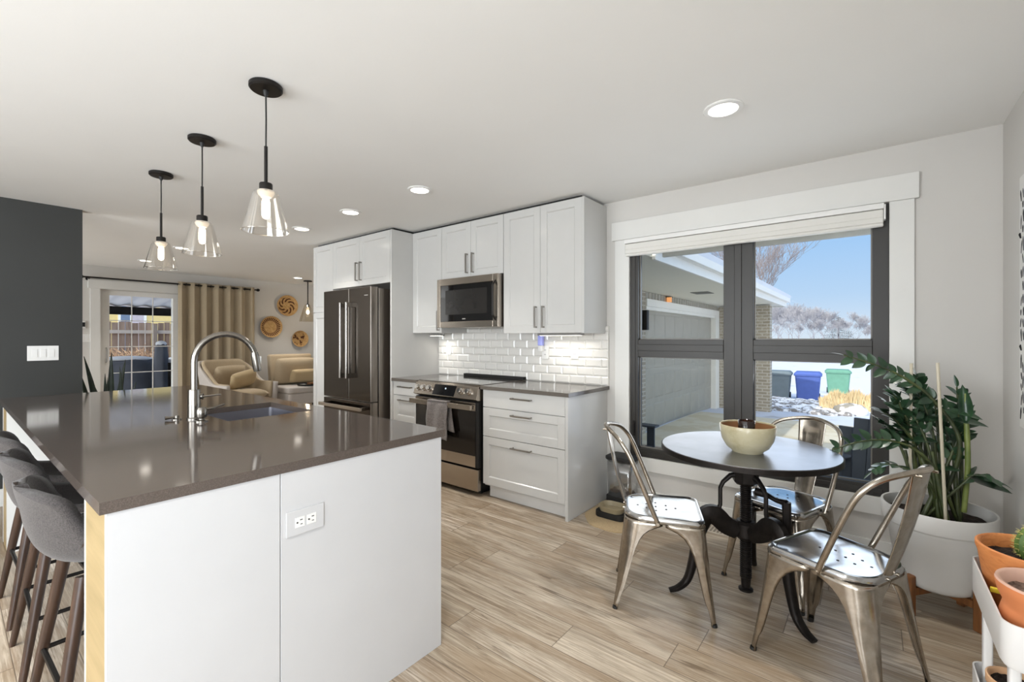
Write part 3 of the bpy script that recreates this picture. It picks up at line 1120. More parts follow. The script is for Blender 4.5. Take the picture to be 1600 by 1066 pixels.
MB().box(RX0 + 0.003, RX1 - 0.006, RY - 0.014, RY + 0.025, 0.045, 0.222).build('storage_drawer', M['steel'], rg, bevel=0.003)

# towel over the oven handle
tw = MB()


def towel(u, v):
    # u across, v down front
    x = -3.055 + 0.245 * u + 0.006 * math.sin(v * 9)
    L = v
    yb = RY - 0.086
    y = yb - 0.006 * math.sin(u * 11 + v * 2) - 0.004
    z = 0.764 - L * 0.315 - 0.012 * u * v
    if v < 0.06:
        a = (0.06 - v) / 0.06 * PI / 2
        y = yb + 0.018 * math.sin(a)
        z = 0.764 + 0.002 * math.sin(a)
    return (x, y, z)


tw.grid(towel, 24, 22)
tw.grid(lambda u, v: (-3.0 + 0.20 * u + 0.05 * v, RY - 0.044 + 0.005 * math.sin(u * 9 + v * 3), 0.766 - v * 0.24 - .02 * u), 16, 12)
tw.grid(lambda u, v: (-3.045 + 0.235 * u, RY - 0.092 + 0.052 * v, 0.7665), 16, 3)
o = tag(tw.build('dish_towel', M['towel'], loc=(-2.93, RY - 0.06, 0.45), solid=0.007), 'grey knitted dish towel hanging over the oven door handle', 'towel')

# backsplash of bevelled subway tiles
bs = MB()
TW_, THH = 0.150, 0.0735
for (xa, xb, z0, ztop) in ((-3.679, -1.668, 0.9145, 1.352),):
    bs_g = MB().box(xa, xb, 3.358, WN, z0, 1.40)
    row = 0
    z = z0 + 0.001
    while z < 1.40 - 0.02:
        h_ = min(THH, 1.40 - z)
        x = xa - (TW_ / 2 if row % 2 else 0)
        while x < xb:
            a, b = max(x + 0.001, xa), min(x + TW_ - 0.001, xb)
            if b - a > 0.02:
                e_ = 0.011
                c, d = z + 0.001, z + h_ - 0.001
                bs.rings([[(a, 3.358, c), (b, 3.358, c), (b, 3.358, d), (a, 3.358, d)],
                          [(a, 3.3545, c), (b, 3.3545, c), (b, 3.3545, d), (a, 3.3545, d)],
                          [(a + e_, 3.3475, c + e_), (b - e_, 3.3475, c + e_), (b - e_, 3.3475, d - e_), (a + e_, 3.3475, d - e_)]], True, False, True)
            x += TW_
        row += 1
        z += THH
bk = struct(bs_g.build('backsplash', M['grout']))
struct(bs.build('subway_tiles', M['tile'], bk, smooth=0))

# under cabinet lights
def strip(x0, x1, label, p):
    t = thing('under_cabinet_light', label, 'light', ((x0 + x1) / 2, 3.2, 1.335), group=None)
    MB().box(x0, x1, 3.14, 3.20, 1.324, 1.3415).build('housing', M['plastic_g'], t, bevel=0.003)
    MB().box(x0 + 0.02, x1 - 0.02, 3.15, 3.19, 1.3225, 1.324).build('diffuser', M['led'], t)
    l = lamp('striplight', 'AREA', ((x0 + x1) / 2, 3.25, 1.318), t, p, (1.0, 0.95, 0.88), 0.1, (0, 0.25, -1))
    l.data.shape = 'RECTANGLE'
    l.data.size = x1 - x0
    l.data.size_y = 0.03


strip(-2.22, -1.80, 'slim light bar under the wall cabinet nearest the window', 0.42)
strip(-3.60, -3.42, 'slim light bar under the narrow cabinet left of the microwave', 0.25)


def outlet_v(x, z, label):
    t = thing('wall_outlet', label, 'outlet', (x, 3.345, z))
    MB().box(x - 0.036, x + 0.036, 3.340, 3.3472, z - 0.058, z + 0.058).build('cover_plate', M['plastic_w'], t, bevel=0.002)
    for dz in (-0.02, 0.02):
        MB().box(x - 0.015, x + 0.015, 3.3385, 3.3399, z + dz - 0.014, z + dz + 0.014).build('socket', M['plastic_w'], t, bevel=0.0006)
        MB().box(x - 0.008, x - 0.005, 3.3379, 3.3384, z + dz - 0.004, z + dz + 0.007).box(x + 0.005, x + 0.008, 3.3379, 3.3384, z + dz - 0.004, z + dz + 0.007).build('slots', M['plastic_d'], t)


outlet_v(-3.51, 1.185, 'white outlet on the tiles left of the range')
outlet_v(-2.275, 1.175, 'white outlet on the tiles holding the blue night light')
outlet_v(-1.975, 1.185, 'white outlet on the tiles nearest the dining window')
nl = thing('night_light', 'small plug-in night light with a blue glowing dome on the tiled wall', 'night light', (-2.305, 3.32, 1.25))
MB().rbox(-2.330, -2.283, 3.300, 3.3378, 1.185, 1.235, 0.008).build('plug_body', M['plastic_w'], nl, bevel=0.003)
MB().rbox(-2.332, -2.281, 3.298, 3.3378, 1.236, 1.325, 0.012).build('dome', simple('blue_dome', S(170, 176, 236), 0.3, emit=S(120, 130, 240), emits=0.15), nl, bevel=0.006)

# pendants over the island
def pendant(x, y, root=None):
    z0 = CE
    t = thing('pendant_lamp', '', 'pendant lamp', (x, y, CE), group=None)
    MB().lathe([(0.0, 0), (0.062, 0), (0.066, -0.004), (0.066, -0.018), (0.060, -0.024), (0.0, -0.026)], (x, y, z0), 36).build('canopy', M['metal_black'], t)
    MB().lathe([(0.012, -0.024), (0.010, -0.04), (0.004, -0.05)], (x, y, z0), 16).tube([(x, y, z0 - 0.045), (x + 0.002, y, z0 - 0.15), (x, y, z0 - 0.27)], 0.0035, 8).build('cord', M['black'], t)
    MB().cyl((x, y, z0 - 0.265), (x, y, z0 - 0.43), 0.007, None, 12).build('stem', M['metal_black'], t)
    MB().lathe([(0.0, 0), (0.024, 0), (0.026, -0.004), (0.026, -0.030), (0.0, -0.030)], (x, y, z0 - 0.425), 24).build('socket_cap', M['metal_black'], t)
    MB().lathe([(0.0, -0.456), (0.030, -0.456), (0.034, -0.464), (0.030, -0.476), (0.020, -0.486), (0.0, -0.486)], (x, y, z0), 24).build('collar', M['frost'], t)
    sh = MB()
    pr = [(0.030, -0.455), (0.046, -0.462), (0.052, -0.475), (0.092, -0.632), (0.0905, -0.633), (0.0495, -0.477), (0.044, -0.465), (0.030, -0.458)]
    sh.lathe(pr, (x, y, z0), 40)
    sh.tube([(x + 0.0912 * math.cos(2 * PI * k / 40), y + 0.0912 * math.sin(2 * PI * k / 40), z0 - 0.632) for k in range(41)], 0.0022, 6)
    sh.build('shade', M['bulbglass'], t, smooth=60)
    MB().lathe([(0.009, -0.487), (0.015, -0.500), (0.0165, -0.515), (0.0165, -0.560), (0.012, -0.574), (0.0, -0.580)], (x, y, z0), 20).build('bulb', M['filament'], t, smooth=180)
    return t


pl_ = [(-2.050, 0.872, 'clear glass cone pendant over the island, nearest and largest of the three'),
       (-2.868, 0.887, 'clear glass cone pendant over the island, middle of the three'),
       (-3.690, 0.906, 'clear glass cone pendant over the island, farthest of the three')]
p0 = pendant(pl_[0][0], pl_[0][1])
p0['label'] = pl_[0][2]
p0['group'] = 'glass pendants over the island'
for (x, y, lb) in pl_[1:]:
    c = copy_tree(p0)
    c.location = (x, y, CE)
    c['label'] = lb
# ================================================================ island
IX0, IX1, IY0, IY1 = -4.385, -1.43, 0.232, 1.342
SX0, SX1, SY0, SY1 = -2.86, -2.36, 0.835, 1.245
top = MB()
# slab with a sink cut-out
zt0, zt1 = 0.884, 0.914
top.box(IX0, SX0, IY0, IY1, zt0, zt1)
top.box(SX1, IX1, IY0, IY1, zt0, zt1)
top.box(SX0, SX1, IY0, SY0, zt0, zt1)
top.box(SX0, SX1, SY1, IY1, zt0, zt1)
bmesh.ops.remove_doubles(top.bm, verts=top.bm.verts, dist=1e-5)
# drop the interior double faces left where the slabs met
top.bm.faces.ensure_lookup_table()
seen = {}
kill = []
for f_ in top.bm.faces:
    k_ = tuple(sorted(v.index for v in f_.verts))
for f_ in list(top.bm.faces):
    c_ = f_.calc_center_median()
    key = (round(c_.x, 4), round(c_.y, 4), round(c_.z, 4))
    seen.setdefault(key, []).append(f_)
for k_, fs in seen.items():
    if len(fs) > 1:
        kill += fs
bmesh.ops.delete(top.bm, geom=kill, context='FACES')
tag(top.build('island_countertop', M['quartz'], loc=(-2.9, 0.79, 0.9), smooth=0), 'long glossy brown-grey stone countertop covering the kitchen island', 'countertop')

isl = thing('kitchen_island', 'white panelled kitchen island with pale wood end faces', 'kitchen island', (-2.9, 0.9, 0))
# near end block: white end face, pale wood side
MB().box(-1.452, -1.434, 0.245, 0.652, 0.0, 0.8835).build('end_panel', M['panel'], isl, bevel=0.0012)
MB().box(-1.452, -1.434, 0.6545, 1.322, 0.0, 0.8835).build('end_panel', M['panel'], isl, bevel=0.0012)
MB().box(-1.690, -1.4525, 0.247, 0.265, 0.0, 0.8835).build('wood_face', M['oak'], isl)
MB().box(-1.700, -1.690, 0.245, 0.62, 0.0, 0.8835).build('wood_edge', M['trim'], isl)
MB().box(-4.36, -4.345, 0.245, 1.322, 0.0, 0.8835).build('far_panel', M['panel'], isl, bevel=0.001)
MB().box(-4.344, -4.10, 0.247, 0.265, 0.0, 0.8835).build('wood_face', M['oak'], isl)
MB().box(-4.10, -4.09, 0.245, 0.62, 0.0, 0.8835).build('wood_edge', M['trim'], isl)
MB().box(-4.345, -1.4525, 0.62, 0.64, 0.0, 0.8835).build('back_panel', M['panel'], isl)
MB().box(-4.345, -2.95, 0.64, 1.30, 0.10, 0.8835).box(-2.27, -1.4525, 0.64, 1.30, 0.10, 0.8835).box(-2.95, -2.27, 0.64, 1.30, 0.10, 0.62).box(-2.95, -2.27, 0.64, 0.80, 0.62, 0.8835).box(-2.95, -2.27, 1.265, 1.30, 0.62, 0.8835).build('carcass', M['cab'], isl)
MB().box(-4.345, -1.4525, 0.66, 1.24, 0.0, 0.0995).build('plinth', M['toekick'], isl)
for (a, b) in ((-4.34, -3.66), (-3.66, -2.98), (-2.98, -2.28), (-2.28, -1.456)):
    d = shaker(-b, -a, 0.11, 0.875, 0).turn(Matrix.Rotation(PI, 4, 'Z')).turn(Matrix.Translation((0, 1.321, 0))).build('door', M['cab'], isl, bevel=0.001)
    h = MB().box((a + b) / 2 - .09, (a + b) / 2 + .09, 1.345, 1.355, 0.80, 0.812)
    h.box((a + b) / 2 - .085, (a + b) / 2 - .075, 1.32, 1.345, 0.80, 0.812).box((a + b) / 2 + .075, (a + b) / 2 + .085, 1.32, 1.345, 0.80, 0.812)
    h.build('handle', M['pull'], d)

# undermount sink
sk = thing('kitchen_sink', 'stainless undermount sink set in the island countertop', 'sink', (-2.61, 1.04, 0.88))
o_ = MB()
zt, zb = 0.8835, 0.665
a, b, c, d = SX0 - 0.004, SX1 + 0.004, SY0 - 0.004, SY1 + 0.004


def rr_(x0, x1, y0, y1, r, z, n=4):
    out = []
    for (cx, cy, a0) in ((x1 - r, y1 - r, 0), (x0 + r, y1 - r, PI / 2), (x0 + r, y0 + r, PI), (x1 - r, y0 + r, 1.5 * PI)):
        for k in range(n + 1):
            q = a0 + PI / 2 * k / n
            out.append((cx + r * math.cos(q), cy + r * math.sin(q), z))
    return out


o_.rings([rr_(a - .015, b + .015, c - .015, d + .015, .02, zt), rr_(a, b, c, d, .02, zt), rr_(a, b, c, d, .02, zb + .02), rr_(a + .015, b - .015, c + .015, d - .015, .02, zb),
          rr_(a + .2, b - .2, c + .15, d - .15, .01, zb - .003)], True, False, True)
o_.build('basin', steel('sink_steel', S(178, 178, 186), 0.34, 'X'), sk, solid=0.0015)
MB().lathe([(0.0, 0.003), (0.03, 0.003), (0.042, 0.0015), (0.042, 0.0)], (-2.61, 1.04, 0.663), 24).build('drain', M['chrome'], sk)

# faucet
fx, fy = -2.555, 0.757
fc = thing('faucet', 'tall brushed nickel gooseneck pull-down faucet on the island', 'faucet', (fx, fy, 0.914))
MB().lathe([(0.0, 0), (0.031, 0), (0.031, 0.006), (0.0265, 0.010), (0.0255, 0.135), (0.024, 0.142), (0.0, 0.142)], (fx, fy, 0.914), 28).build('base', M['nickel'], fc)
R_ = 0.127
pts = [(fx, fy, 1.05), (fx, fy, 1.12)]
for k in range(0, 15):
    a_ = PI - PI * k / 14 * 0.90
    pts.append((fx + 0.06 * (1 + math.cos(a_)) / 2, fy + R_ + R_ * math.cos(a_), 1.19 + R_ * math.sin(a_) * 1.05))
MB().tube(pts, 0.0145, 18).build('spout', M['nickel'], fc, smooth=60)
e1 = Vector(pts[-1])
dr_ = (Vector(pts[-1]) - Vector(pts[-2])).normalized()
dr_ = Vector((0, 0.16, -1)).normalized()
hd = MB().tube([e1, e1 + dr_ * 0.02, e1 + dr_ * 0.085, e1 + dr_ * 0.10], [0.0155, 0.0185, 0.0195, 0.017], 18).build('spray_head', M['nickel'], fc)
bp = e1 + dr_ * 0.045 + Vector((0.0, 0.0175, 0.002))
MB().box(bp.x - .006, bp.x + .006, bp.y - .001, bp.y + .008, bp.z - .02, bp.z + .02).build('spray_button', M['plastic_w'], hd, bevel=0.002)
MB().tube([(fx, fy + 0.02, 1.02), (fx + 0.01, fy + 0.034, 1.02)], 0.014, 12).tube([(fx + 0.01, fy + 0.030, 1.02), (fx + 0.03, fy + 0.105, 1.025)], [0.005, 0.0045], 10).build('lever', M['nickel'], fc)
# second valve with a lever beside the faucet
vx, vy = -2.455, 0.757
sd_ = thing('soap_dispenser', 'short brushed nickel dispenser with a long thin spout, in front of the faucet', 'soap dispenser', (vx, vy, 0.914))
MB().lathe([(0.0, 0), (0.027, 0), (0.027, 0.005), (0.012, 0.009), (0.012, 0.014), (0.021, 0.020), (0.023, 0.035), (0.0225, 0.055), (0.017, 0.066), (0.0, 0.068)], (vx, vy, 0.914), 24).build('pump_body', M['nickel'], sd_)
MB().tube([(vx, vy + 0.015, 0.968), (vx, vy + 0.045, 0.971), (vx - 0.01, vy + 0.098, 0.983)], [0.006, 0.0055, 0.0045], 10).build('pump_spout', M['nickel'], sd_)
ag = thing('air_switch', 'small nickel push button with a side stub at the left foot of the faucet', 'button', (-2.60, 0.70, 0.914))
MB().lathe([(0.0, 0), (0.020, 0), (0.020, 0.004), (0.009, 0.008), (0.009, 0.020), (0.0, 0.021)], (-2.60, 0.70, 0.914), 20).build('button_base', M['nickel'], ag)
MB().tube([(-2.60, 0.70, 0.926), (-2.605, 0.672, 0.926), (-2.607, 0.655, 0.926)], [0.005, 0.006, 0.009], 10).build('side_stub', M['nickel'], ag)

# horizontal outlet on the near end
ol = thing('wall_outlet', 'white horizontal double outlet on the white end of the island', 'outlet', (-1.434, 0.73, 0.715))
MB().box(-1.4338, -1.428, 0.669, 0.792, 0.679, 0.757).build('cover_plate', M['panel'], ol, bevel=0.0015)
for yc in (0.711, 0.749):
    s_ = MB().box(-1.428, -1.4265, yc - 0.0155, yc + 0.0155, 0.702, 0.734).build('socket', M['plastic_w'], ol, bevel=0.0005)
    MB().lathe([(0.0, 0.0012), (0.0028, 0.001), (0.0028, 0.0)], (-1.4265, yc - 0.009, 0.718), 10, axis='X').box(-1.4265, -1.4259, yc + 0.000, yc + 0.008, 0.7235, 0.7262).box(-1.4265, -1.4259, yc + 0.001, yc + 0.0075, 0.7098, 0.7122).build('slots', M['plastic_d'], s_)

# ---------------------------------------------------------------- bar stools
def stool(loc, rz):
    t = thing('bar_stool', '', 'bar stool', loc, rz, 'felt bar stools along the island')
    cs = [(0.205, 0.605), (0.19, 0.610), (0.12, 0.598), (0.02, 0.583), (-0.08, 0.580), (-0.15, 0.596), (-0.198, 0.640), (-0.224, 0.705), (-0.236, 0.775), (-0.246, 0.820), (-0.250, 0.852)]
    ws = [0.20, 0.21, 0.215, 0.225, 0.225, 0.225, 0.222, 0.212, 0.20, 0.19, 0.18]
    wr = [0.0, 0.008, 0.02, 0.035, 0.055, 0.085, 0.10, 0.095, 0.075, 0.05, 0.025]
    C_ = bez([(0, a, b) for a, b in cs], 4)
    n = len(C_) - 1

    def lerp(arr, t_):
        f_ = t_ * (len(arr) - 1)
        i_ = min(int(f_), len(arr) - 2)
        return arr[i_] + (arr[i_ + 1] - arr[i_]) * (f_ - i_)

    def pt(u, v, off=0.0, shrink=0.0):
        f_ = u * n
        i_ = min(int(f_), n - 1)
        p = C_[i_].lerp(C_[i_ + 1], f_ - i_)
        tn = (C_[min(i_ + 1, n)] - C_[max(i_ - 1, 0)]).normalized()
        nr = Vector((0, tn.z, -tn.y))
        s_ = v * 2 - 1
        w_ = lerp(ws, min(u, 0.80))
        k_ = 1.0
        if u > 0.80:
            k_ = math.sqrt(max(0.0, 1 - ((u - 0.80) / 0.20) ** 2))
        elif u < 0.10:
            k_ = 0.72 + 0.28 * math.sqrt(max(0.0, 1 - ((0.10 - u) / 0.10) ** 2))
        w_ = max(w_ * k_ - shrink, 0.004)
        q = p + Vector((w_ * s_, 0, 0)) + nr * (lerp(wr, u) * k_ * k_ * abs(s_) ** 2.2 + off)
        return q
    MB().grid(lambda u, v: pt(u, v), 40, 18).build('shell', M['felt'], t, world=False, solid=-0.030, smooth=180)
    MB().grid(lambda u, v: pt(0.02 + u * 0.96, v, 0.010, 0.014), 40, 18).build('seat_liner', M['leather'], t, world=False, solid=0.009, smooth=180)
    legs = {}
    for sx in (-1, 1):
        for sy in (-1, 1):
            a_ = Vector((sx * 0.125, sy * 0.115, 0.560))
            b_ = Vector((sx * 0.205, sy * 0.200, 0.0))
            legs[(sx, sy)] = (a_, b_)
            MB().tube([a_, a_.lerp(b_, 0.5), b_], [0.019, 0.0165, 0.011], 12).build('leg', M['walnut'], t, world=False)
    fr_ = MB()
    z_ = 0.24
    cr_ = {}
    for k_, (a_, b_) in legs.items():
        f_ = (0.56 - z_) / 0.56
        cr_[k_] = a_.lerp(b_, f_)
    order = [(-1, -1), (1, -1), (1, 1), (-1, 1)]
    for i_ in range(4):
        p, q = cr_[order[i_]], cr_[order[(i_ + 1) % 4]]
        fr_.tube([p, q], 0.008, 8)
    fr_.build('footrest', M['metal_black'], t, world=False)
    MB().box(-0.14, 0.14, -0.10, 0.12, 0.548, 0.560).build('seat_bracket', M['metal_black'], t, world=False, bevel=0.003)
    return t


st = stool((-2.06, 0.386, 0), math.radians(2))
st['label'] = 'grey felt bar stool with walnut legs, nearest the camera at the island'
for (x, y, rz, lb) in ((-2.64, 0.383, -1, 'grey felt bar stool with walnut legs, second from the camera at the island'), (-3.22, 0.385, 1, 'grey felt bar stool with walnut legs, farthest toward the dark wall')):
    c = copy_tree(st)
    c.location = (x, y, 0)
    c.rotation_euler = (0, 0, math.radians(rz))
    c['label'] = lb
# ================================================================ metal cafe chairs
def cafe_chair(loc, rz, label):
    t = thing('metal_chair', label, 'chair', loc, rz, 'galvanised metal chairs round the table')
    SH = 0.452

    def outline(s_, z, k=0):
        # seat outline: squared front, rounded rear; s_ = inset
        pts = []
        x1, x0, w1, w0 = 0.185 - s_, -0.180 + s_, 0.180 - s_, 0.168 - s_
        r1, r0 = 0.045, 0.10
        for (cx, cy, a0, r) in ((x1 - r1, w1 - r1, 0, r1), (x0 + r0, w0 - r0, PI / 2, r0), (x0 + r0, -w0 + r0, PI, r0), (x1 - r1, -w1 + r1, 1.5 * PI, r1)):
            for q in range(9):
                a = a0 + PI / 2 * q / 8
                pts.append((cx + r * math.cos(a), cy + r * math.sin(a), z))
        return pts
    def shr(k, z):
        return [(p[0] * k, p[1] * k, z) for p in outline(0.022, z)]
    m = MB()
    m.rings([outline(-0.004, SH - 0.028), outline(-0.002, SH - 0.008), outline(0.004, SH), outline(0.011, SH + 0.001), outline(0.017, SH - 0.005), outline(0.022, SH - 0.0065), shr(0.5, SH - 0.0072), shr(0.05, SH - 0.0075)], True, False, True)
    seat = m.build('seat', M['tolixseat'], t, world=False, solid=0.0022)
    hl = MB()
    for (x, y) in ((-0.03, 0), (0.02, 0.028), (0.02, -0.028), (-0.075, 0.028), (-0.075, -0.028), (0.065, 0), (-0.118, 0), (-0.03, 0.055), (-0.03, -0.055)):
        hl.cyl((x, y, SH - 0.0068), (x, y, SH - 0.0062), 0.0050, None, 10)
    hl.build('drain_holes', M['black'], seat, world=False)
    # pressed sheet legs: wide under the seat, sweeping into a narrow flared foot
    prof = [  # z, reach along each side, outward slide (0 top .. 1 foot)
        (0.430, 0.178, 0.0), (0.412, 0.178, 0.03), (0.400, 0.150, 0.05), (0.388, 0.125, 0.07), (0.368, 0.100, 0.11), (0.340, 0.082, 0.17),
        (0.300, 0.068, 0.26), (0.250, 0.058, 0.37), (0.190, 0.050, 0.51), (0.130, 0.043, 0.66), (0.095, 0.037, 0.75), (0.070, 0.028, 0.82), (0.030, 0.0235, 0.93), (0.0, 0.0225, 1.0)]
    for sx, sy in ((1, 1), (1, -1), (-1, -1), (-1, 1)):
        top = Vector((0.186 if sx > 0 else -0.180, 0.182 if sx > 0 else 0.172))
        foot = Vector((0.226 if sx > 0 else -0.232, 0.216 if sx > 0 else 0.190))
        lg = MB()
        rows = []
        for (z, w_, k) in prof:
            cx, cy = top.lerp(foot, k)
            r = 0.042 * (1 - k) + 0.011 * k if sx > 0 else 0.075 * (1 - k) + 0.011 * k
            r = min(r, w_ * 0.95)
            ring = []
            # along -x side
            NS = 5
            for q in range(NS):
                f_ = q / NS
                d_ = w_ - (w_ - r) * f_
                fl = 0.0045 * math.sin(PI * min(1, f_ * 1.1)) * (1 if z < 0.40 else 0.2)
                ring.append((cx - d_, cy + (0 if q else -0.006) - fl * 0))
            for q in range(7):
                a = PI / 2 - PI / 2 * q / 6
                rb = r
                # pressed vertical groove on the corner
                g = 0.0
                if z < 0.34 and q in (2, 3, 4):
                    g = 0.006 * (1 if q == 3 else 0.6) * min(1, (0.34 - z) / 0.05) * (1 if z > 0.1 else max(0, (z - 0.03) / 0.07))
                ring.append((cx - rb + (rb - g) * math.cos(a), cy - rb + (rb - g) * math.sin(a)))
            for q in range(NS - 1, -1, -1):
                f_ = q / NS
                d_ = w_ - (w_ - r) * f_
                ring.append((cx + (0 if q else -0.006), cy - d_))
            rows.append([(sx * x, sy * y, z) for (x, y) in [(abs(a) if True else a, b) for a, b in [((p[0] if sx > 0 else p[0]), p[1]) for p in ring]]]) if False else rows.append(ring)
        R3 = []
        for (z, w_, k), ring in zip(prof, rows):
            cx, cy = top.lerp(foot, k)
            cxa = abs(cx)
            out = []
            for (x, y) in ring:
                dx, dy = x - cx, y - cy       # both <= 0, towards the middle
                out.append((sx * (cxa + dx), sy * (cy + dy), z))
            R3.append(out)
        lg.rings(R3, False)
        L = lg.build('leg', M['tolix'], t, world=False, solid=0.0026)
        f_ = MB().tube([(sx * (abs(foot.x) - 0.011), sy * (foot.y - 0.011), 0.012), (sx * (abs(foot.x) - 0.010), sy * (foot.y - 0.010), 0.0)], [0.0125, 0.0135], 12)
        f_.build('foot_cap', M['black'], L, world=False)
    # tubular back hoop
    half = [(-0.025, 0.186, 0.425), (-0.042, 0.190, 0.47), (-0.098, 0.198, 0.61), (-0.148, 0.197, 0.728), (-0.182, 0.184, 0.785), (-0.220, 0.145, 0.824), (-0.262, 0.070, 0.845), (-0.280, 0.0, 0.851)]
    full = half + [(x, -y, z) for (x, y, z) in reversed(half[:-1])]
    MB().tube(bez(full, 6), 0.0112, 12).build('back_hoop', M['tolix'], t, world=False, smooth=60)

    def splat(u, v):
        z = 0.425 + (0.853 - 0.425) * u
        x = -0.176 - 0.104 * u - 0.010 * math.sin(PI * u)
        w_ = 0.046 + 0.028 * u
        y = (v * 2 - 1) * w_
        x += 0.010 * (v * 2 - 1) ** 2
        # pressed rectangle
        if 0.62 < u < 0.86 and abs(v - 0.5) < 0.26:
            x += 0.0035
        return (x, y, z)
    MB().grid(splat, 30, 16).build('back_splat', M['tolix'], t, world=False, solid=0.003)
    for sy in (-1, 1):
        rv = MB().cyl((-0.027, sy * 0.186, 0.432), (-0.027, sy * 0.203, 0.432), 0.008, None, 10)
        rv.build('rivet', M['tolix'], t, world=False)
        rv = MB().cyl((-0.19, sy * 0.035, 0.44), (-0.172, sy * 0.035, 0.44), 0.006, None, 10)
        rv.build('rivet', M['tolix'], t, world=False)
        rv = MB().cyl((-0.262, sy * 0.058, 0.838), (-0.290, sy * 0.058, 0.838), 0.005, None, 10)
        rv.build('rivet', M['tolix'], t, world=False)
    return t


cafe_chair((-0.835, 2.275, 0), math.radians(22.7), 'galvanised metal chair on the kitchen side of the round table, back toward the cabinets')
for (loc, ang, lb) in (((-0.365, 2.800, 0), 247.2, 'galvanised metal chair between the round table and the window'),
                       ((-0.108, 2.216, 0), 156.0, 'galvanised metal chair closest to the camera, back toward the white planter')):
    src = bpy.data.objects['metal_chair']
    c = copy_tree(src)
    c.location = loc
    c.rotation_euler = (0, 0, math.radians(ang))
    c['label'] = lb

# ---------------------------------------------------------------- round table
TX, TY, TZ = -0.498, 2.525, 0.752
tb = thing('round_table', 'round dark metal pedestal table with a cast iron crank base', 'table', (TX, TY, 0))
MB().lathe([(0.0, 0.0), (0.398, 0.0), (0.400, -0.002), (0.400, -0.0225), (0.0, -0.0225)], (TX, TY, TZ), 96).build('tabletop', M['tabletop'], tb, bevel=0.0)
MB().lathe([(0.4003, -0.0015), (0.4045, -0.004), (0.4045, -0.026), (0.38, -0.028), (0.38, -0.0235), (0.4003, -0.0235)], (TX, TY, TZ), 96).build('rim_band', M['iron'], tb)
MB().lathe([(0.0, -0.026), (0.12, -0.026), (0.12, -0.034), (0.03, -0.036), (0.028, -0.06), (0.0, -0.06)], (TX, TY, TZ), 24).build('top_flange', M['iron'], tb)
sc = MB()
pr = []
z = 0.685
while z > 0.10:
    pr += [(0.0240, z), (0.0280, z - 0.004), (0.0240, z - 0.008)]
    z -= 0.010
sc.lathe([(0.0, 0.70), (0.0205, 0.70)] + pr + [(0.0205, 0.05), (0.034, 0.042), (0.034, 0.034), (0.0, 0.032)], (TX, TY, 0), 20)
sc.build('screw_column', M['iron'], tb)
hb = MB()
hb.lathe([(0.0, 0.660), (0.046, 0.660), (0.056, 0.652), (0.056, 0.644), (0.060, 0.640), (0.060, 0.580), (0.048, 0.568), (0.0, 0.565)], (TX, TY, 0), 8)
hb.build('hub', M['iron'], tb)
hb = MB()
hb.lathe([(0.0, 0.385), (0.040, 0.385), (0.052, 0.372), (0.052, 0.310), (0.042, 0.296), (0.0, 0.296)], (TX, TY, 0), 24)
hb.build('hub', M['iron'], tb)
for ang in (95, 213, 325):
    a = math.radians(ang)
    lg = MB()

    def P2(r, z):
        return (TX + r * math.cos(a), TY + r * math.sin(a), z)
    # sweeping leg with a raised knee and curled toe, rectangular section
    path = bez([(0.045, 0, 0.335), (0.10, 0, 0.36), (0.150, 0, 0.405), (0.198, 0, 0.398), (0.232, 0, 0.30), (0.255, 0, 0.18), (0.285, 0, 0.075), (0.33, 0, 0.028), (0.375, 0, 0.012)], 5)
    wd = [(0.030, 0.052), (0.026, 0.055), (0.026, 0.060), (0.026, 0.052), (0.024, 0.034), (0.022, 0.026), (0.021, 0.021), (0.020, 0.015), (0.017, 0.010)]
    rs = []
    for i, p in enumerate(path):
        f_ = i / (len(path) - 1) * (len(wd) - 1)
        k = min(int(f_), len(wd) - 2)
        hw = wd[k][0] + (wd[k + 1][0] - wd[k][0]) * (f_ - k)
        hh = wd[k][1] + (wd[k + 1][1] - wd[k][1]) * (f_ - k)
        tn = (path[min(i + 1, len(path) - 1)] - path[max(i - 1, 0)]).normalized()
        nr = Vector((-tn.z, 0, tn.x))
        sd2 = Vector((-math.sin(a), math.cos(a), 0))
        hh *= 0.80
        ring = []
        for (u_, v_) in ((-1, -0.5), (-0.55, -1), (0.55, -1), (1, -0.5), (1, 0.5), (0.55, 1), (-0.55, 1), (-1, 0.5)):
            q = p + nr * (hh * v_)
            b = Vector(P2(q.x, max(q.z, 0.001)))
            ring.append(b + sd2 * (hw * 1.02 * u_))
        rs.append(ring)
    lg.rings(rs)
    L = lg.build('leg', M['iron'], tb, smooth=50)
    br = MB().tube([P2(0.045, 0.612), P2(0.075, 0.608), P2(0.110, 0.575), P2(0.124, 0.545), P2(0.124, 0.46), P2(0.140, 0.415), P2(0.165, 0.405)], [0.018, 0.013, 0.011, 0.010, 0.010, 0.014, 0.02], 10)
    br.build('brace', M['iron'], L)
ck = MB()
cx, cy = TX + 0.05, TY - 0.02
ck.tube([(cx, cy, 0.545), (cx + 0.04, cy - 0.01, 0.545)], 0.020, 12)
ck.tube([(cx + 0.04, cy - 0.01, 0.545), (cx + 0.09, cy - 0.03, 0.530), (cx + 0.135, cy - 0.045, 0.530)], [0.013, 0.011, 0.016], 10)
ck.tube([(cx + 0.135, cy - 0.045, 0.535), (cx + 0.140, cy - 0.048, 0.38)], [0.020, 0.017], 10)
ck.build('crank', M['iron'], tb)

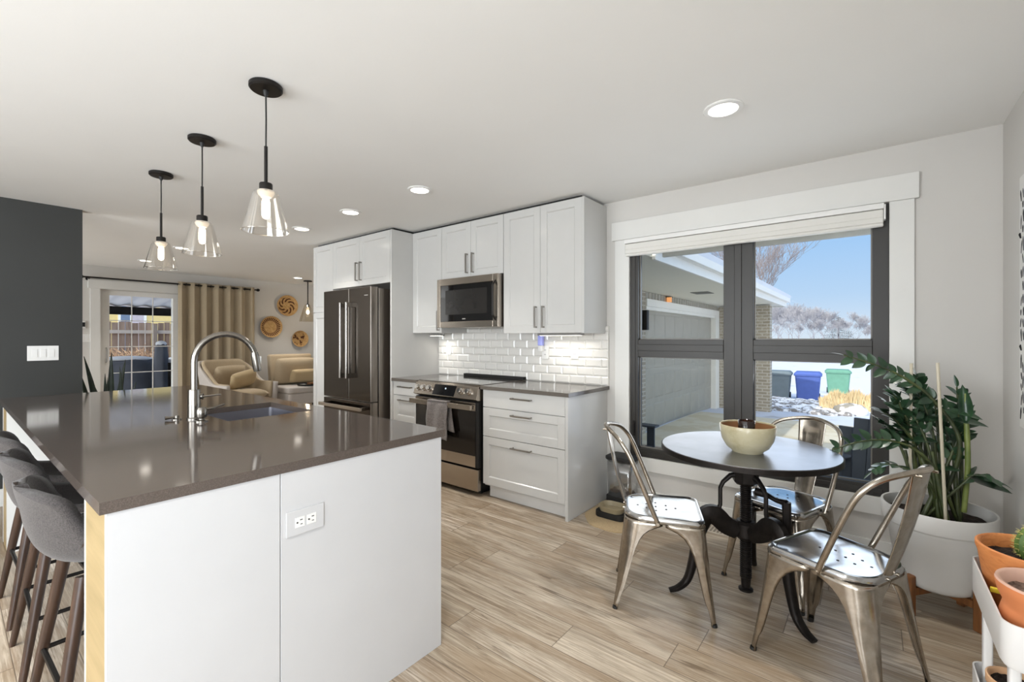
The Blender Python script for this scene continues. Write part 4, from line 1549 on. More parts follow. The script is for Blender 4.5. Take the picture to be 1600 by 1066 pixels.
# bowl
BX, BY = -0.474, 2.440
bw = thing('ceramic_bowl', 'cream stoneware bowl on the round table', 'bowl', (BX, BY, TZ))
MB().lathe([(0.0, 0.0), (0.068, 0.0), (0.070, 0.006), (0.094, 0.024), (0.114, 0.060), (0.1215, 0.096), (0.1245, 0.128), (0.1225, 0.132), (0.118, 0.130), (0.1178, 0.124)], (BX, BY, TZ + .0005), 56).build('bowl_body', M['ceramic'], bw, smooth=60)
MB().lathe([(0.1185, 0.1285), (0.114, 0.096), (0.106, 0.062), (0.085, 0.028), (0.06, 0.014), (0.0, 0.012)], (BX, BY, TZ), 56).build('inner_glaze', M['glaze_in'], bw, smooth=60)
cn = thing('candle_tin', 'small round dark candle jar set inside the cream bowl', 'candle jar', (BX - 0.012, BY - 0.006, TZ + 0.0135))
cx, cy = BX - 0.005, BY + 0.005
cn.location = (cx, cy, TZ + 0.0135)
MB().lathe([(0.0, 0.0), (0.036, 0.0), (0.038, 0.003), (0.038, 0.134), (0.036, 0.137), (0.033, 0.134), (0.033, 0.118), (0.0, 0.118)], (cx, cy, TZ + 0.0135), 32).build('jar', simple('dark_amber_glass', S(38, 26, 22), 0.12, var=0.2), cn)
MB().lathe([(0.0, 0.002), (0.0325, 0.002), (0.0325, 0.0), (0.0, 0.0)], (cx, cy, TZ + 0.0135 + 0.1185), 24).build('wax', simple('amber_wax', S(176, 110, 70), 0.4), cn)
# ---------------------------------------------------------------- pet feeder and mat
mt = MB()
ring = []
for k in range(96):
    a = 2 * PI * k / 96
    rx, ry = 0.245, 0.255
    s_ = 1 + 0.045 * abs(math.sin(a * 4 + 0.4)) - 0.02
    ring.append((-1.425 + rx * math.cos(a) * s_, 3.05 + ry * math.sin(a) * s_))
mt.prism(ring, 'Z', 0.0005, 0.005)
tag(mt.build('scalloped_mat', fabric('jute_mat', S(158, 132, 92), S(192, 168, 126), 160), loc=(-1.425, 3.05, 0)), 'tan scalloped feeding mat on the floor by the drawer cabinet', 'mat')
fd = thing('pet_feeder', 'pet feeder with clear hopper, black lid and a food bowl', 'pet feeder', (-1.48, 3.15, 0.005))
X0, X1, Y0, Y1 = -1.585, -1.375, 3.13, 3.30
MB().rbox(X0 - .01, X1 + .01, 2.965, Y1 + .01, 0.0055, 0.045, 0.05, 6).build('base', M['black'], fd, bevel=0.004)
MB().rbox(X0, X1, Y0, Y1, 0.045, 0.115, 0.03, 6).build('hopper_foot', M['black'], fd, bevel=0.004)
MB().rings([rr_(X0 + .01, X1 - .01, Y0 + .01, Y1 - .01, .03, 0.115), rr_(X0 + .004, X1 - .004, Y0 + .004, Y1 - .004, .03, 0.385)], True, False, False).build('hopper', glassy('cloudy_plastic', (0.86, 0.86, 0.86, 1), 0.18, 0.15, 0.5), fd, solid=0.003)
MB().rbox(X0 - .006, X1 + .006, Y0 - .006, Y1 + .006, 0.386, 0.412, 0.035, 6).build('lid', M['black'], fd, bevel=0.006)
kb = MB()
rk = random.Random(3)
for k in range(70):
    kb.ball((rk.uniform(X0 + .03, X1 - .03), rk.uniform(Y0 + .03, Y1 - .03), 0.118 + rk.uniform(0.003, 0.045)), 0.011, n=6, m=4)
ko = kb.build('kibble', simple('kibble_brown', S(120, 88, 60), 0.8, var=0.2), fd)
ko['kind'] = 'stuff'
bwl = MB()
cxm, cym = -1.48, 3.045
o1 = [rr_(cxm - .085, cxm + .085, cym - .068, cym + .068, .05, 0.046, 6), rr_(cxm - .098, cxm + .098, cym - .080, cym + .078, .06, 0.085, 6), rr_(cxm - .094, cxm + .094, cym - .076, cym + .074, .06, 0.087, 6), rr_(cxm - .078, cxm + .078, cym - .062, cym + .060, .05, 0.055, 6)]
bwl.rings(o1, True, True, True)
bwl.build('food_bowl', simple('taupe_plastic', S(150, 138, 112), 0.4), fd)

# ---------------------------------------------------------------- white planter on a wooden stand
PX, PY, PZ = 0.243, 2.965, 0.500
sd3 = thing('plant_stand', 'low wooden cross stand under the white planter', 'plant stand', (PX, PY, 0))
for k, ang in enumerate((52, 142, 232, 322)):
    a = math.radians(ang)
    c, s_ = math.cos(a), math.sin(a)
    MB().box(0.150, 0.184, -0.017, 0.017, 0, 0.19).turn(Matrix.Translation((PX, PY, 0)) @ Matrix.Rotation(a, 4, 'Z')).build('leg', M['acacia'], sd3, bevel=0.006, seg=3)
for k, ang in enumerate((52, 142)):
    MB().box(-0.1495, 0.1495, -0.013, 0.013, 0.095 + 0.0002 * k, 0.1295).turn(Matrix.Translation((PX, PY, 0)) @ Matrix.Rotation(math.radians(ang), 4, 'Z')).build('crossbar', M['acacia'], sd3, bevel=0.003)
pp = thing('potted_plant', 'large leafy plant with glossy paired leaves in a white planter by the window', 'potted plant', (PX, PY, 0.13))
MB().lathe([(0.0, 0.130), (0.125, 0.130), (0.142, 0.142), (0.149, 0.165), (0.186, 0.405), (0.189, 0.412), (0.203, 0.418), (0.205, 0.424), (0.209, 0.492), (0.206, 0.500), (0.199, 0.498), (0.194, 0.44), (0.186, 0.40)], (PX, PY, 0), 64).build('planter', M['planter'], pp, smooth=50)
so = MB()
so.grid(lambda u, v: (PX + 0.191 * u * math.cos(2 * PI * v), PY + 0.191 * u * math.sin(2 * PI * v), 0.442 + 0.007 * math.sin(u * 23 + v * 40) * (1 if u > 0.02 else 0)), 14, 48)
so.build('soil', M['soil'], pp)


def leaf(mb, base, d, up, L, W, fold=0.18, droop=0.15):
    d = Vector(d).normalized()
    up = Vector(up)
    s_ = d.cross(up)
    if s_.length < 1e-4:
        s_ = d.orthogonal()
    s_.normalize()
    n_ = s_.cross(d).normalized()
    base = Vector(base)
    rows = []
    N = 7
    for i in range(N + 1):
        t_ = i / N
        w_ = W * (math.sin(PI * min(1, t_ ** 0.8 * 0.97 + 0.03)) ** 0.75) * 0.5
        if i == N:
            w_ = 0.0006
        c = base + d * (L * t_) - n_ * (droop * L * t_ * t_)
        rows.append([c - s_ * w_ + n_ * (fold * w_), c - s_ * w_ * .5 + n_ * (fold * w_ * .3), c, c + s_ * w_ * .5 + n_ * (fold * w_ * .3), c + s_ * w_ + n_ * (fold * w_)])
    vs = [[mb.bm.verts.new(q) for q in r] for r in rows]
    for a, b in zip(vs, vs[1:]):
        for j in range(4):
            mb.face([a[j], a[j + 1], b[j + 1], b[j]])


stm, lvs = MB(), MB()
rz_ = random.Random(11)


def zz(pts, r0=0.009, n=10, L=0.085, W=0.036, start=0.3, spread=1.0, side=None):
    c = bez(pts, 8)
    m = len(c)
    stm.tube(c, [r0 * (1 - 0.75 * i / (m - 1)) + 0.0012 for i in range(m)], 8)
    for k in range(n):
        f_ = start + (1 - start) * (k + 0.3) / n
        i = min(int(f_ * (m - 1)), m - 2)
        p = c[i]
        tn = (c[i + 1] - c[i]).normalized()
        ref = Vector((0, 0, 1)) if abs(tn.z) < 0.85 else Vector((math.sin(k), math.cos(k), 0))
        sv = tn.cross(ref).normalized()
        if side is not None:
            sv = Vector(side).normalized()
        upv = sv.cross(tn)
        for sg in (-1, 1):
            dd = tn * 0.75 + sv * sg * spread + Vector((rz_.uniform(-.2, .2), rz_.uniform(-.2, .2), rz_.uniform(-.1, .3)))
            l_ = L * rz_.uniform(0.8, 1.15) * (1 - 0.25 * f_)
            leaf(lvs, p, dd, upv + Vector((rz_.uniform(-.5, .5), rz_.uniform(-.5, .5), 0.6)), l_, W * rz_.uniform(0.85, 1.15))
    leaf(lvs, c[-1], c[-1] - c[-3], (0, 0, 1), L * .7, W * .7)


B = [Vector((PX + rz_.uniform(-.09, .09), PY + rz_.uniform(-.07, .07), 0.43)) for _ in range(16)]
# long arching stem over the window
zz([B[0], atY(1500, 700, 2.93), atY(1462, 630, 2.90), atY(1415, 592, 2.86), atY(1372, 572, 2.82), atY(1318, 555, 2.78)], 0.009, 9, 0.075, 0.034, 0.42, 0.9, (0.1, 0.2, 1))
# stem reaching low to the left
zz([B[1], atY(1462, 735, 2.88), atY(1425, 700, 2.84), atY(1385, 688, 2.80), atY(1345, 690, 2.76), atY(1300, 703, 2.72)], 0.007, 7, 0.072, 0.036, 0.5, 0.9, (0.1, 0.3, 1))
zz([B[2], atY(1455, 760, 2.86), atY(1420, 735, 2.82), atY(1385, 726, 2.80), atY(1362, 738, 2.78)], 0.006, 5, 0.07, 0.034, 0.5)
# dense middle shoots
for (px, py, yy, q) in ((1395, 615, 2.86, 3), (1378, 642, 2.83, 4), (1410, 655, 2.95, 5), (1432, 590, 3.0, 6), (1390, 668, 2.95, 7)):
    e_ = atY(px, py, yy)
    b_ = B[q]
    mid = b_.lerp(e_, 0.55) + Vector((0.02, 0, 0.07))
    zz([b_, mid, b_.lerp(e_, 0.82) + Vector((0.01, 0, 0.05)), e_], 0.009, 10, 0.078, 0.036, 0.45)
for (px, py, yy, q) in ((1402, 598, 2.92, 8), (1385, 628, 2.90, 9), (1372, 655, 2.86, 10), (1418, 640, 2.90, 11), (1436, 620, 2.92, 2), (1405, 680, 2.88, 6)):
    e_ = atY(px, py, yy)
    b_ = B[q]
    zz([b_, b_.lerp(e_, 0.5) + Vector((0.025, 0, 0.05)), b_.lerp(e_, 0.8) + Vector((0.015, 0, 0.045)), e_], 0.007, 9, 0.068, 0.032, 0.55)
# upright shoots on the right
for (px, py, yy, q) in ((1495, 605, 3.0, 8), (1478, 640, 3.04, 9), (1512, 650, 2.98, 10), (1460, 625, 3.05, 11)):
    e_ = atY(px, py, yy)
    b_ = B[q]
    zz([b_, b_.lerp(e_, 0.5) + Vector((0.01, 0, 0.02)), e_], 0.010, 8, 0.085, 0.034, 0.6)
# low shoot right
zz([B[12], atY(1500, 760, 2.90), atY(1525, 742, 2.90), atY(1556, 752, 2.90)], 0.006, 4, 0.085, 0.05, 0.35)
# thick pale tube stem with a furled leaf
c_ = bez([atY(1506, 800, 2.95), atY(1512, 730, 2.93), atY(1510, 660, 2.93), atY(1508, 615, 2.93)], 6)
stm2 = MB().tube(c_, [0.0105] * (len(c_) - 8) + [0.0105 - 0.0010 * i for i in range(8)], 10)
leaf(lvs, atY(1509, 660, 2.92), (-.05, 0, 1), (0, -1, 0.1), 0.17, 0.05, 1.2)
for (px, py, dx, dz) in ((1450, 650, -1.0, -0.2), (1440, 668, -.9, 0.1), (1478, 640, 0.9, -0.1), (1485, 655, 1.0, 0.0), (1465, 690, -.8, .1), (1500, 735, -1, 0.15), (1508, 745, 1.0, 0.1), (1520, 750, 1.0, -.1)):
    leaf(lvs, atY(px, py, 2.93), (dx, -0.35, dz), (0, -.3, 1), 0.125, 0.062, 0.15)
for k in range(9):
    b_ = B[k % 14]
    top_ = b_ + Vector((rz_.uniform(-.06, .03), rz_.uniform(-.05, .05), rz_.uniform(0.22, 0.42)))
    stm.tube([b_, b_.lerp(top_, .5) + Vector((rz_.uniform(-.01, .01), 0, 0)), top_], [0.012, 0.010, 0.006], 8)
stm2.build('pale_stem', M['palestem'], pp, smooth=80)
stm.build('stems', M['stem'], pp, smooth=80)
lvs.build('leaves', M['leaf'], pp, smooth=80)
for i, (pa, pb, yy, lb) in enumerate((((1465, 567), (1478, 806), 2.86, 'pale wooden plant stake standing in the white planter, the one nearer the wall corner'), ((1424, 568), (1421, 790), 2.90, 'pale wooden plant stake standing in the white planter, the one nearer the window'))):
    a, b = atY(pa[0], pa[1], yy), atY(pb[0], pb[1], yy)
    b = Vector((b.x, b.y, 0.452))
    tag(MB().tube([a, b], 0.0065, 10).build('plant_stake', M['stake'], loc=tuple(b)), lb, 'plant stake')

# ---------------------------------------------------------------- utility cart with pots, right edge
ct = thing('utility_cart', 'white metal utility cart with tray shelves at the right edge', 'cart', (0.38, 1.86, 0))
CX0, CX1, CY0, CY1 = 0.252, 0.512, 1.625, 2.085


def tray(z0, z1):
    m = MB()
    m.rings([rr_(CX0 + .006, CX1 - .006, CY0 + .006, CY1 - .006, .03, z0, 5), rr_(CX0, CX1, CY0, CY1, .035, z0 + .01, 5), rr_(CX0, CX1, CY0, CY1, .035, z1, 5),
             rr_(CX0 + .004, CX1 - .004, CY0 + .004, CY1 - .004, .032, z1, 5), rr_(CX0 + .004, CX1 - .004, CY0 + .004, CY1 - .004, .032, z0 + .006, 5)], True, True, True)
    return m.build('tray', M['cart'], ct)


for z0, z1 in ((0.490, 0.602), (0.165, 0.262)):
    tray(z0, z1)
for x, y in ((CX0 + .03, CY1 - .06), (CX1 - .03, CY1 - .06), (CX0 + .03, CY0 + .06), (CX1 - .03, CY0 + .06)):
    L = MB().rbox(x - .011, x + .011, y - .016, y + .016, 0.045, 0.4895, 0.006, 3).build('leg', M['cart'], ct)
    MB().cyl((x - .01, y, 0.022), (x + .01, y, 0.022), 0.022, None, 16).build('caster', M['plastic_g'], L)


def pot(name, x, y, z, prof, mat, label, soil_r, soil_z, soilmat, cat='plant pot'):
    t = thing(name, label, cat, (x, y, z))
    MB().lathe(prof, (x, y, z), 48).build('pot', mat, t, smooth=50)
    s_ = MB()
    rk_ = random.Random(int(x * 1000))
    s_.grid(lambda u, v: (x + soil_r * u * math.cos(2 * PI * v), y + soil_r * u * math.sin(2 * PI * v), z + soil_z + 0.004 * math.sin(u * 31 + 3 * math.sin(v * 2 * PI * 3)) * min(1, u * 5)), 10, 36)
    s_.build('soil', soilmat, t)
    return t


# banded terracotta pot with cactus
p1 = pot('cactus_pot', 0.366, 1.950, 0.497, [(0.0, 0.0), (0.088, 0.0), (0.092, 0.004), (0.116, 0.17), (0.121, 0.185), (0.121, 0.196), (0.116, 0.199), (0.110, 0.195), (0.104, 0.150)], M['terra'], 'banded terracotta pot with dark soil and a cactus on the top shelf of the cart', 0.107, 0.160, M['soil'], 'potted cactus')
cc = MB()
cxx, cyy = 0.372, 1.985
N_ = 12
rs = []
for j in range(15):
    f_ = j / 14
    r = 0.037 * math.sin(PI * (0.12 + 0.86 * f_)) ** 0.6
    z = 0.645 + 0.108 * f_
    ring = []
    for k in range(N_ * 4):
        a = 2 * PI * k / (N_ * 4)
        rr2 = r * (1 + 0.10 * math.cos(N_ * a))
        ring.append((cxx + rr2 * math.cos(a), cyy + rr2 * math.sin(a), z))
    rs.append(ring)
cc.rings(rs)
cb = cc.build('cactus', M['cactus'], p1, smooth=70)
spn = MB()
for k in range(N_):
    a = 2 * PI * k / N_
    for j in range(1, 14, 2):
        f_ = j / 14
        r = 0.037 * math.sin(PI * (0.12 + 0.86 * f_)) ** 0.6 * 1.09
        p = Vector((cxx + r * math.cos(a), cyy + r * math.sin(a), 0.645 + 0.108 * f_))
        for q in range(3):
            dv = Vector((math.cos(a + (q - 1) * .8), math.sin(a + (q - 1) * .8), rz_.uniform(-.5, .5))).normalized()
            spn.tube([p, p + dv * 0.010], [0.0009, 0.0003], 4)
spn.build('spines', M['spine'], cb)
p2 = pot('terracotta_pot', 0.357, 1.728, 0.497, [(0.0, 0.0), (0.062, 0.0), (0.082, 0.012), (0.088, 0.030), (0.074, 0.045), (0.072, 0.052), (0.090, 0.070), (0.096, 0.092), (0.090, 0.116), (0.088, 0.124), (0.099, 0.150), (0.104, 0.176), (0.101, 0.182), (0.094, 0.180), (0.084, 0.150)], M['terra2'], 'rounded terracotta pot with pale rim and gravel at the near end of the cart', 0.084, 0.152, M['gravel'])
MB().lathe([(0.1035, 0.1765), (0.1012, 0.1835), (0.0935, 0.1815), (0.0836, 0.1505)], (0.357, 1.728, 0.497), 48).build('rim', simple('pale_rim', S(218, 178, 158), 0.6), p2, smooth=60)
ym = thing('plant_marker', 'yellow plastic plant marker tucked between the two terracotta pots', 'plant marker', (0.285, 1.83, 0.50))
MB().box(0.262, 0.310, 1.8385, 1.848, 0.588, 0.602).box(0.288, 0.298, 1.835, 1.845, 0.4965, 0.590).build('marker_body', M['yellow'], ym, bevel=0.002)
pot('small_pot', 0.335, 1.965, 0.172, [(0.0, 0.0), (0.045, 0.0), (0.048, 0.003), (0.062, 0.095), (0.066, 0.10), (0.066, 0.122), (0.062, 0.124), (0.057, 0.12), (0.054, 0.10)], M['terra3'], 'small pale terracotta pot with dark soil on the lower shelf of the cart', 0.056, 0.106, M['soil'])
MB_ = MB().lathe([(0.0, 0.0), (0.028, 0.0), (0.030, 0.004), (0.030, 0.10), (0.022, 0.12), (0.012, 0.13), (0.012, 0.15), (0.0, 0.15)], (0.345, 1.855, 0.172), 24)
tag(MB_.build('spray_bottle', M['yellow'], loc=(0.345, 1.855, 0.172), smooth=50), 'yellow plastic bottle on the lower shelf of the cart', 'bottle')
# ================================================================ living room beyond
# curtain rod and curtain
rd = thing('curtain_rod', 'black curtain rod above the sliding glass door', 'curtain rod', (XW + 0.11, 2.45, 2.205))
MB().tube([(XW + 0.11, 1.30, 2.205), (XW + 0.11, 3.70, 2.205)], 0.0125, 10).build('rod', M['metal_black'], rd)
for y in (1.27, 3.715):
    MB().ball((XW + 0.11, y, 2.205), 0.028, 1, 1.2, 1, 12, 8).build('finial', M['metal_black'], rd)
for y in (1.36, 2.50, 3.66):
    MB().tube([(XW, y, 2.19), (XW + 0.06, y, 2.19), (XW + 0.11, y, 2.203)], 0.008, 8).cyl((XW, y, 2.19), (XW + .008, y, 2.19), 0.026, None, 14).build('bracket', M['metal_black'], rd)
cu = thing('curtain', 'beige grommet curtain drawn to the right of the sliding glass door', 'curtain', (XW + 0.11, 3.05, 0.02))
NW = 6.5


def cw(u, v):
    y = 2.455 + (3.645 - 2.455) * u
    am = 0.052 * (0.75 + 0.4 * v)
    x = XW + 0.11 + am * math.sin(2 * PI * NW * u + 0.6 * math.sin(4 * u)) * (1.0)
    return (x, y + 0.012 * math.sin(2 * PI * NW * u * 2), 2.245 - 2.22 * v)


MB().grid(cw, 180, 14).build('curtain_cloth', M['curtain'], cu, solid=0.003, smooth=80)
gr = MB()
for k in range(13):
    u = (k + 0.0) / 13 + 0.02
    y = 2.455 + 1.19 * u
    gr.tube([(XW + 0.11 + 0.022 * math.cos(a_ * PI / 6), y + 0.003 * math.sin(a_ * PI / 6), 2.205 + 0.022 * math.sin(a_ * PI / 6)) for a_ in range(13)], 0.004, 6)
gr.build('grommets', M['metal_black'], cu)

# woven wall baskets
def basket_mat(name, kind):
    t = NT(name)
    x, y, z = t.xyz()
    r = t.math('SQRT', t.math('ADD', t.math('MULTIPLY', y, y), t.math('MULTIPLY', z, z)))
    a = t.math('ARCTAN2', z, y)
    coil = t.math('SINE', t.math('MULTIPLY', r, 620.0))
    if kind == 'star':
        s_ = t.math('SINE', t.math('MULTIPLY', a, 8.0))
        tw_ = t.math('SINE', t.math('ADD', t.math('MULTIPLY', a, 8.0), t.math('MULTIPLY', r, 70.0)))
        on = t.math('GREATER_THAN', t.math('ADD', tw_, t.math('MULTIPLY', s_, 0.4)), 0.1)
        band = t.math('MULTIPLY', t.math('GREATER_THAN', r, 0.075), t.math('LESS_THAN', r, 0.160))
    elif kind == 'rays':
        s_ = t.math('SINE', t.math('MULTIPLY', a, 30.0))
        on = t.math('GREATER_THAN', s_, -0.45)
        band = t.math('MULTIPLY', t.math('GREATER_THAN', r, 0.118), t.math('LESS_THAN', r, 0.178))
    else:
        n_ = t.noise(scale=16, detail=3)
        on = t.math('GREATER_THAN', n_, 0.56)
        band = t.math('LESS_THAN', r, 0.135)
    f = t.math('MULTIPLY', on, band)
    base = t.ramp(t.noise(scale=30, detail=3), [(0.3, S(176, 136, 84)), (0.7, S(206, 170, 116))])
    t.set(color=t.mix(f, base, S(88, 50, 28)), rough=0.8)
    t.bump(coil, 0.5, 0.003)
    return t.m


for (y, z, R, kd, lb) in ((4.29, 1.945, 0.205, 'star', 'highest round woven basket, with a brown star pattern, on the white wall'),
                          (3.98, 1.517, 0.205, 'rays', 'round woven wall basket with a dark ring of rays, nearest the curtain'),
                          (4.545, 1.285, 0.165, 'spots', 'smallest and lowest round woven basket on the white wall, with brown spots')):
    m = MB().lathe([(0.0, 0.012), (R * .55, 0.014), (R * .8, 0.028), (R * .98, 0.068), (R, 0.072), (R * 1.01, 0.066), (R * .84, 0.016), (R * .6, 0.002), (0.0, 0.0)], (XW + 0.004, y, z), 56, 'X')
    tag(m.build('woven_basket', basket_mat('woven_' + kd, kd), loc=(XW + 0.004, y, z), smooth=60), lb, 'wall basket')


def armchair(loc, rz, label, wide=0.40, hback=0.93):
    t = thing('armchair', label, 'armchair', loc, rz)
    # U shaped shell: low arms rising to a tall back
    pts = []
    n = 48
    for i in range(n + 1):
        u = i / n
        a = PI * u                    # 0 = right arm front .. PI = left arm front
        if u < 0.28:
            f_ = u / 0.28
            x, y = 0.40 - f_ * 0.55, -wide
        elif u > 0.72:
            f_ = (1 - u) / 0.28
            x, y = 0.40 - f_ * 0.55, wide
        else:
            q = (u - 0.28) / 0.44 * PI
            x, y = -0.15 - 0.22 * math.sin(q) ** 0.7, -wide * math.cos(q)
        k = 1 - abs(u - 0.5) * 2
        s_ = max(0, min(1, (k - 0.30) / 0.45))
        s_ = s_ * s_ * (3 - 2 * s_)
        h = 0.56 + (hback - 0.56) * s_
        lean = 0.10 * s_
        pts.append((x, y, h, lean))

    def shell(u, v):
        f_ = u * n
        i = min(int(f_), n - 1)
        g = f_ - i
        x, y, h, ln = [pts[i][q] + (pts[i + 1][q] - pts[i][q]) * g for q in range(4)]
        z = 0.14 + (h - 0.14) * v
        return (x - ln * v * v, y * (0.94 + 0.08 * v), z)
    MB().grid(shell, 64, 14).build('outer_shell', M['sofa2'], t, world=False, solid=-0.05, smooth=80)

    def inner(u, v):
        f_ = (0.015 + u * 0.97) * n
        i = min(int(f_), n - 1)
        g = f_ - i
        x, y, h, ln = [pts[i][q] + (pts[i + 1][q] - pts[i][q]) * g for q in range(4)]
        z = 0.30 + (h + 0.012 - 0.30) * v
        k = 0.052 / max(0.2, math.hypot(x + .05, y))
        return ((x - ln * v * v) * (1 - k) + .02 * k, y * (0.94 + 0.08 * v) * (1 - k), z)
    MB().grid(inner, 64, 12).build('inner_padding', M['sofa'], t, world=False, solid=-0.045, smooth=80)
    MB().rbox(-0.26, 0.40, -wide + .10, wide - .10, 0.15, 0.31, 0.05).build('base', M['sofa'], t, world=False, bevel=0.01)
    MB().pillow((0.10, 0, 0.375), 0.66, wide * 2 - .20, 0.17, 14).build('seat_cushion', M['sofa'], t, world=False, smooth=80)
    bc = MB().pillow((0, 0, 0), 0.44, wide * 2 - .26, 0.17, 14).turn(Matrix.Translation((-0.20, 0, 0.64)) @ Matrix.Rotation(math.radians(-70), 4, 'Y'))
    bc.build('back_cushion', M['sofa'], t, world=False, smooth=80)
    for sx, sy in ((1, 1), (1, -1), (-1, 1), (-1, -1)):
        MB().cyl((0.30 * sx + .04, 0.28 * sy, 0.15), (0.33 * sx + .04, 0.30 * sy, 0), 0.018, 0.012, 10).build('leg', M['walnut'], t, world=False)
    return t


ach = armchair((-8.25, 3.05, 0), math.radians(16), 'rounded beige armchair in front of the beige curtain')
pw = MB().pillow((0, 0, 0), 0.30, 0.46, 0.14, 12).turn(Matrix.Translation((-8.20, 3.13, 0.62)) @ Matrix.Rotation(math.radians(12), 4, 'Z') @ Matrix.Rotation(math.radians(12), 4, 'X') @ Matrix.Rotation(math.radians(-62), 4, 'Y'))
tag(pw.build('throw_pillow', M['cushion'], loc=(-8.22, 3.12, 0.5), smooth=80), 'pale tan lumbar pillow on the rounded armchair by the curtain', 'pillow')

# slipper chair, partly behind the pantry cabinet
sc_ = thing('slipper_chair', 'armless beige slipper chair below the wall baskets', 'armchair', (-8.2, 4.10, 0))
bk_ = MB().prism([(-8.62, 0.12), (-8.50, 0.12), (-8.50, 0.40), (-8.60, 0.985), (-8.66, 1.0), (-8.72, 0.985)], 'Y', 3.72, 4.52).build('backrest', M['sofa'], sc_, bevel=0.03, seg=4)
MB().rbox(-8.52, -7.85, 3.72, 4.52, 0.14, 0.33, 0.05).build('base', M['sofa2'], sc_, bevel=0.012)
MB().rbox(-8.50, -7.83, 3.71, 4.53, 0.332, 0.44, 0.06).build('seat_cushion', M['sofa2'], sc_, bevel=0.03, seg=4)
bc = MB().pillow((0, 0, 0), 0.50, 0.74, 0.16, 14).turn(Matrix.Translation((-8.46, 4.12, 0.69)) @ Matrix.Rotation(math.radians(-80), 4, 'Y'))
bc.build('back_cushion', M['sofa'], sc_, smooth=80)
for x in (-8.45, -7.92):
    for y in (3.78, 4.46):
        MB().cyl((x, y, 0.14), (x, y, 0.0), 0.02, 0.014, 10).build('leg', M['walnut'], sc_)
pw = MB().pillow((0, 0, 0), 0.27, 0.50, 0.13, 12).turn(Matrix.Translation((-8.30, 4.20, 0.60)) @ Matrix.Rotation(math.radians(-68), 4, 'Y'))
tag(pw.build('throw_pillow', M['cushion'], loc=(-8.3, 4.2, 0.5), smooth=80), 'pale tan lumbar pillow on the armless slipper chair', 'pillow')
ty = thing('serving_tray', 'dark round serving tray resting on the slipper chair seat', 'tray', (-8.02, 4.15, 0.442))
MB().lathe([(0.0, 0.0), (0.17, 0.0), (0.185, 0.012), (0.19, 0.035), (0.184, 0.035), (0.175, 0.008), (0.0, 0.006)], (-8.02, 4.15, 0.442), 36).build('tray_body', M['black'], ty)
tag(MB().rbox(-8.06, -7.94, 4.14, 4.25, 0.452, 0.492, 0.01).build('wooden_box', M['acacia'], loc=(-8.0, 4.2, 0.452), bevel=0.003), 'small brown wooden box on the dark serving tray', 'box')
tag(MB().rbox(-8.13, -8.02, 4.03, 4.12, 0.4505, 0.462, 0.01).build('folded_card', M['plastic_w'], loc=(-8.07, 4.07, 0.4505)), 'small white card lying on the dark serving tray', 'card')

# snake plant on the far side of the island
SPX, SPY = -5.62, 0.98
sn = thing('snake_plant', 'dark snake plant with upright pointed leaves beyond the island', 'potted plant', (SPX, SPY, 0))
MB().lathe([(0.0, 0.0), (0.13, 0.0), (0.14, 0.01), (0.17, 0.40), (0.175, 0.41), (0.165, 0.41), (0.16, 0.36)], (SPX, SPY, 0), 36).build('pot', simple('charcoal_pot', S(60, 58, 56), 0.6), sn)
MB().lathe([(0.0, 0.375), (0.16, 0.372)], (SPX, SPY, 0), 30).build('soil', M['soil'], sn)


def blade(mb, base, tip, w, bend):
    base, tip = Vector(base), Vector(tip)
    v_ = ray((base.x and 0) + 170, 590)
    side = Vector((0.35, 1.0, 0)).normalized()
    N = 10
    rows = []
    for i in range(N + 1):
        f_ = i / N
        c = base.lerp(tip, f_) + Vector((0, bend * math.sin(PI * f_), 0))
        w_ = w * (0.55 + 0.9 * f_ - 1.45 * f_ ** 2.6) if i < N else 0.001
        w_ = max(w_, 0.001)
        nn = Vector((1, -0.35, 0)).normalized()
        rows.append([c - side * w_ + nn * w_ * .25, c + Vector((0, 0, 0)), c + side * w_ + nn * w_ * .25])
    vs = [[mb.bm.verts.new(q) for q in r] for r in rows]
    for a, b in zip(vs, vs[1:]):
        for j in range(2):
            mb.face([a[j], a[j + 1], b[j + 1], b[j]])


bl = MB()
for (bx, by_, tpx, tpy, w_, bd) in ((0.02, -0.06, 131, 557, 0.030, 0.015), (0.0, -0.09, 128, 590, 0.032, 0.0), (0.02, -0.02, 164, 584, 0.022, 0), (-0.03, -0.01, 168, 590, 0.018, 0), (0.03, 0.03, 174, 551, 0.032, -0.01), (0.0, 0.07, 196, 562, 0.030, -0.02), (0.01, 0.03, 142, 592, 0.026, 0.0), (0.0, 0.10, 213, 597, 0.022, -0.01), (0.04, 0.05, 187, 572, 0.026, 0.02)):
    tip = atX(tpx, tpy, SPX + bx * 2)
    blade(bl, (SPX + bx, SPY + by_, 0.37), tip, w_, bd)
bl.build('leaves', M['snake'], sn, solid=0.004, smooth=60)

# second dining pendant seen past the pantry
pd = thing('pendant_lamp', 'glass pendant lamp hanging in the far room beside the wall baskets', 'pendant lamp', (-8.45, 4.36, CE))
x, y = -8.45, 4.36
MB().lathe([(0.0, 0), (0.075, 0), (0.075, -0.02), (0.0, -0.024)], (x, y, CE), 28).build('canopy', M['metal_black'], pd)
MB().cyl((x, y, CE - 0.02), (x, y, CE - 0.47), 0.010, None, 10).build('stem', M['metal_black'], pd)
MB().lathe([(0.0, -0.45), (0.03, -0.45), (0.03, -0.50), (0.0, -0.50)], (x, y, CE), 20).build('socket_cap', M['metal_black'], pd)
MB().lathe([(0.05, -0.46), (0.065, -0.49), (0.155, -0.78), (0.153, -0.782), (0.062, -0.492), (0.048, -0.464)], (x, y, CE), 36).build('shade', glassy('seeded_glass', (0.93, 0.90, 0.84, 1), 0.10, 0.08, 0.7), pd, smooth=60)
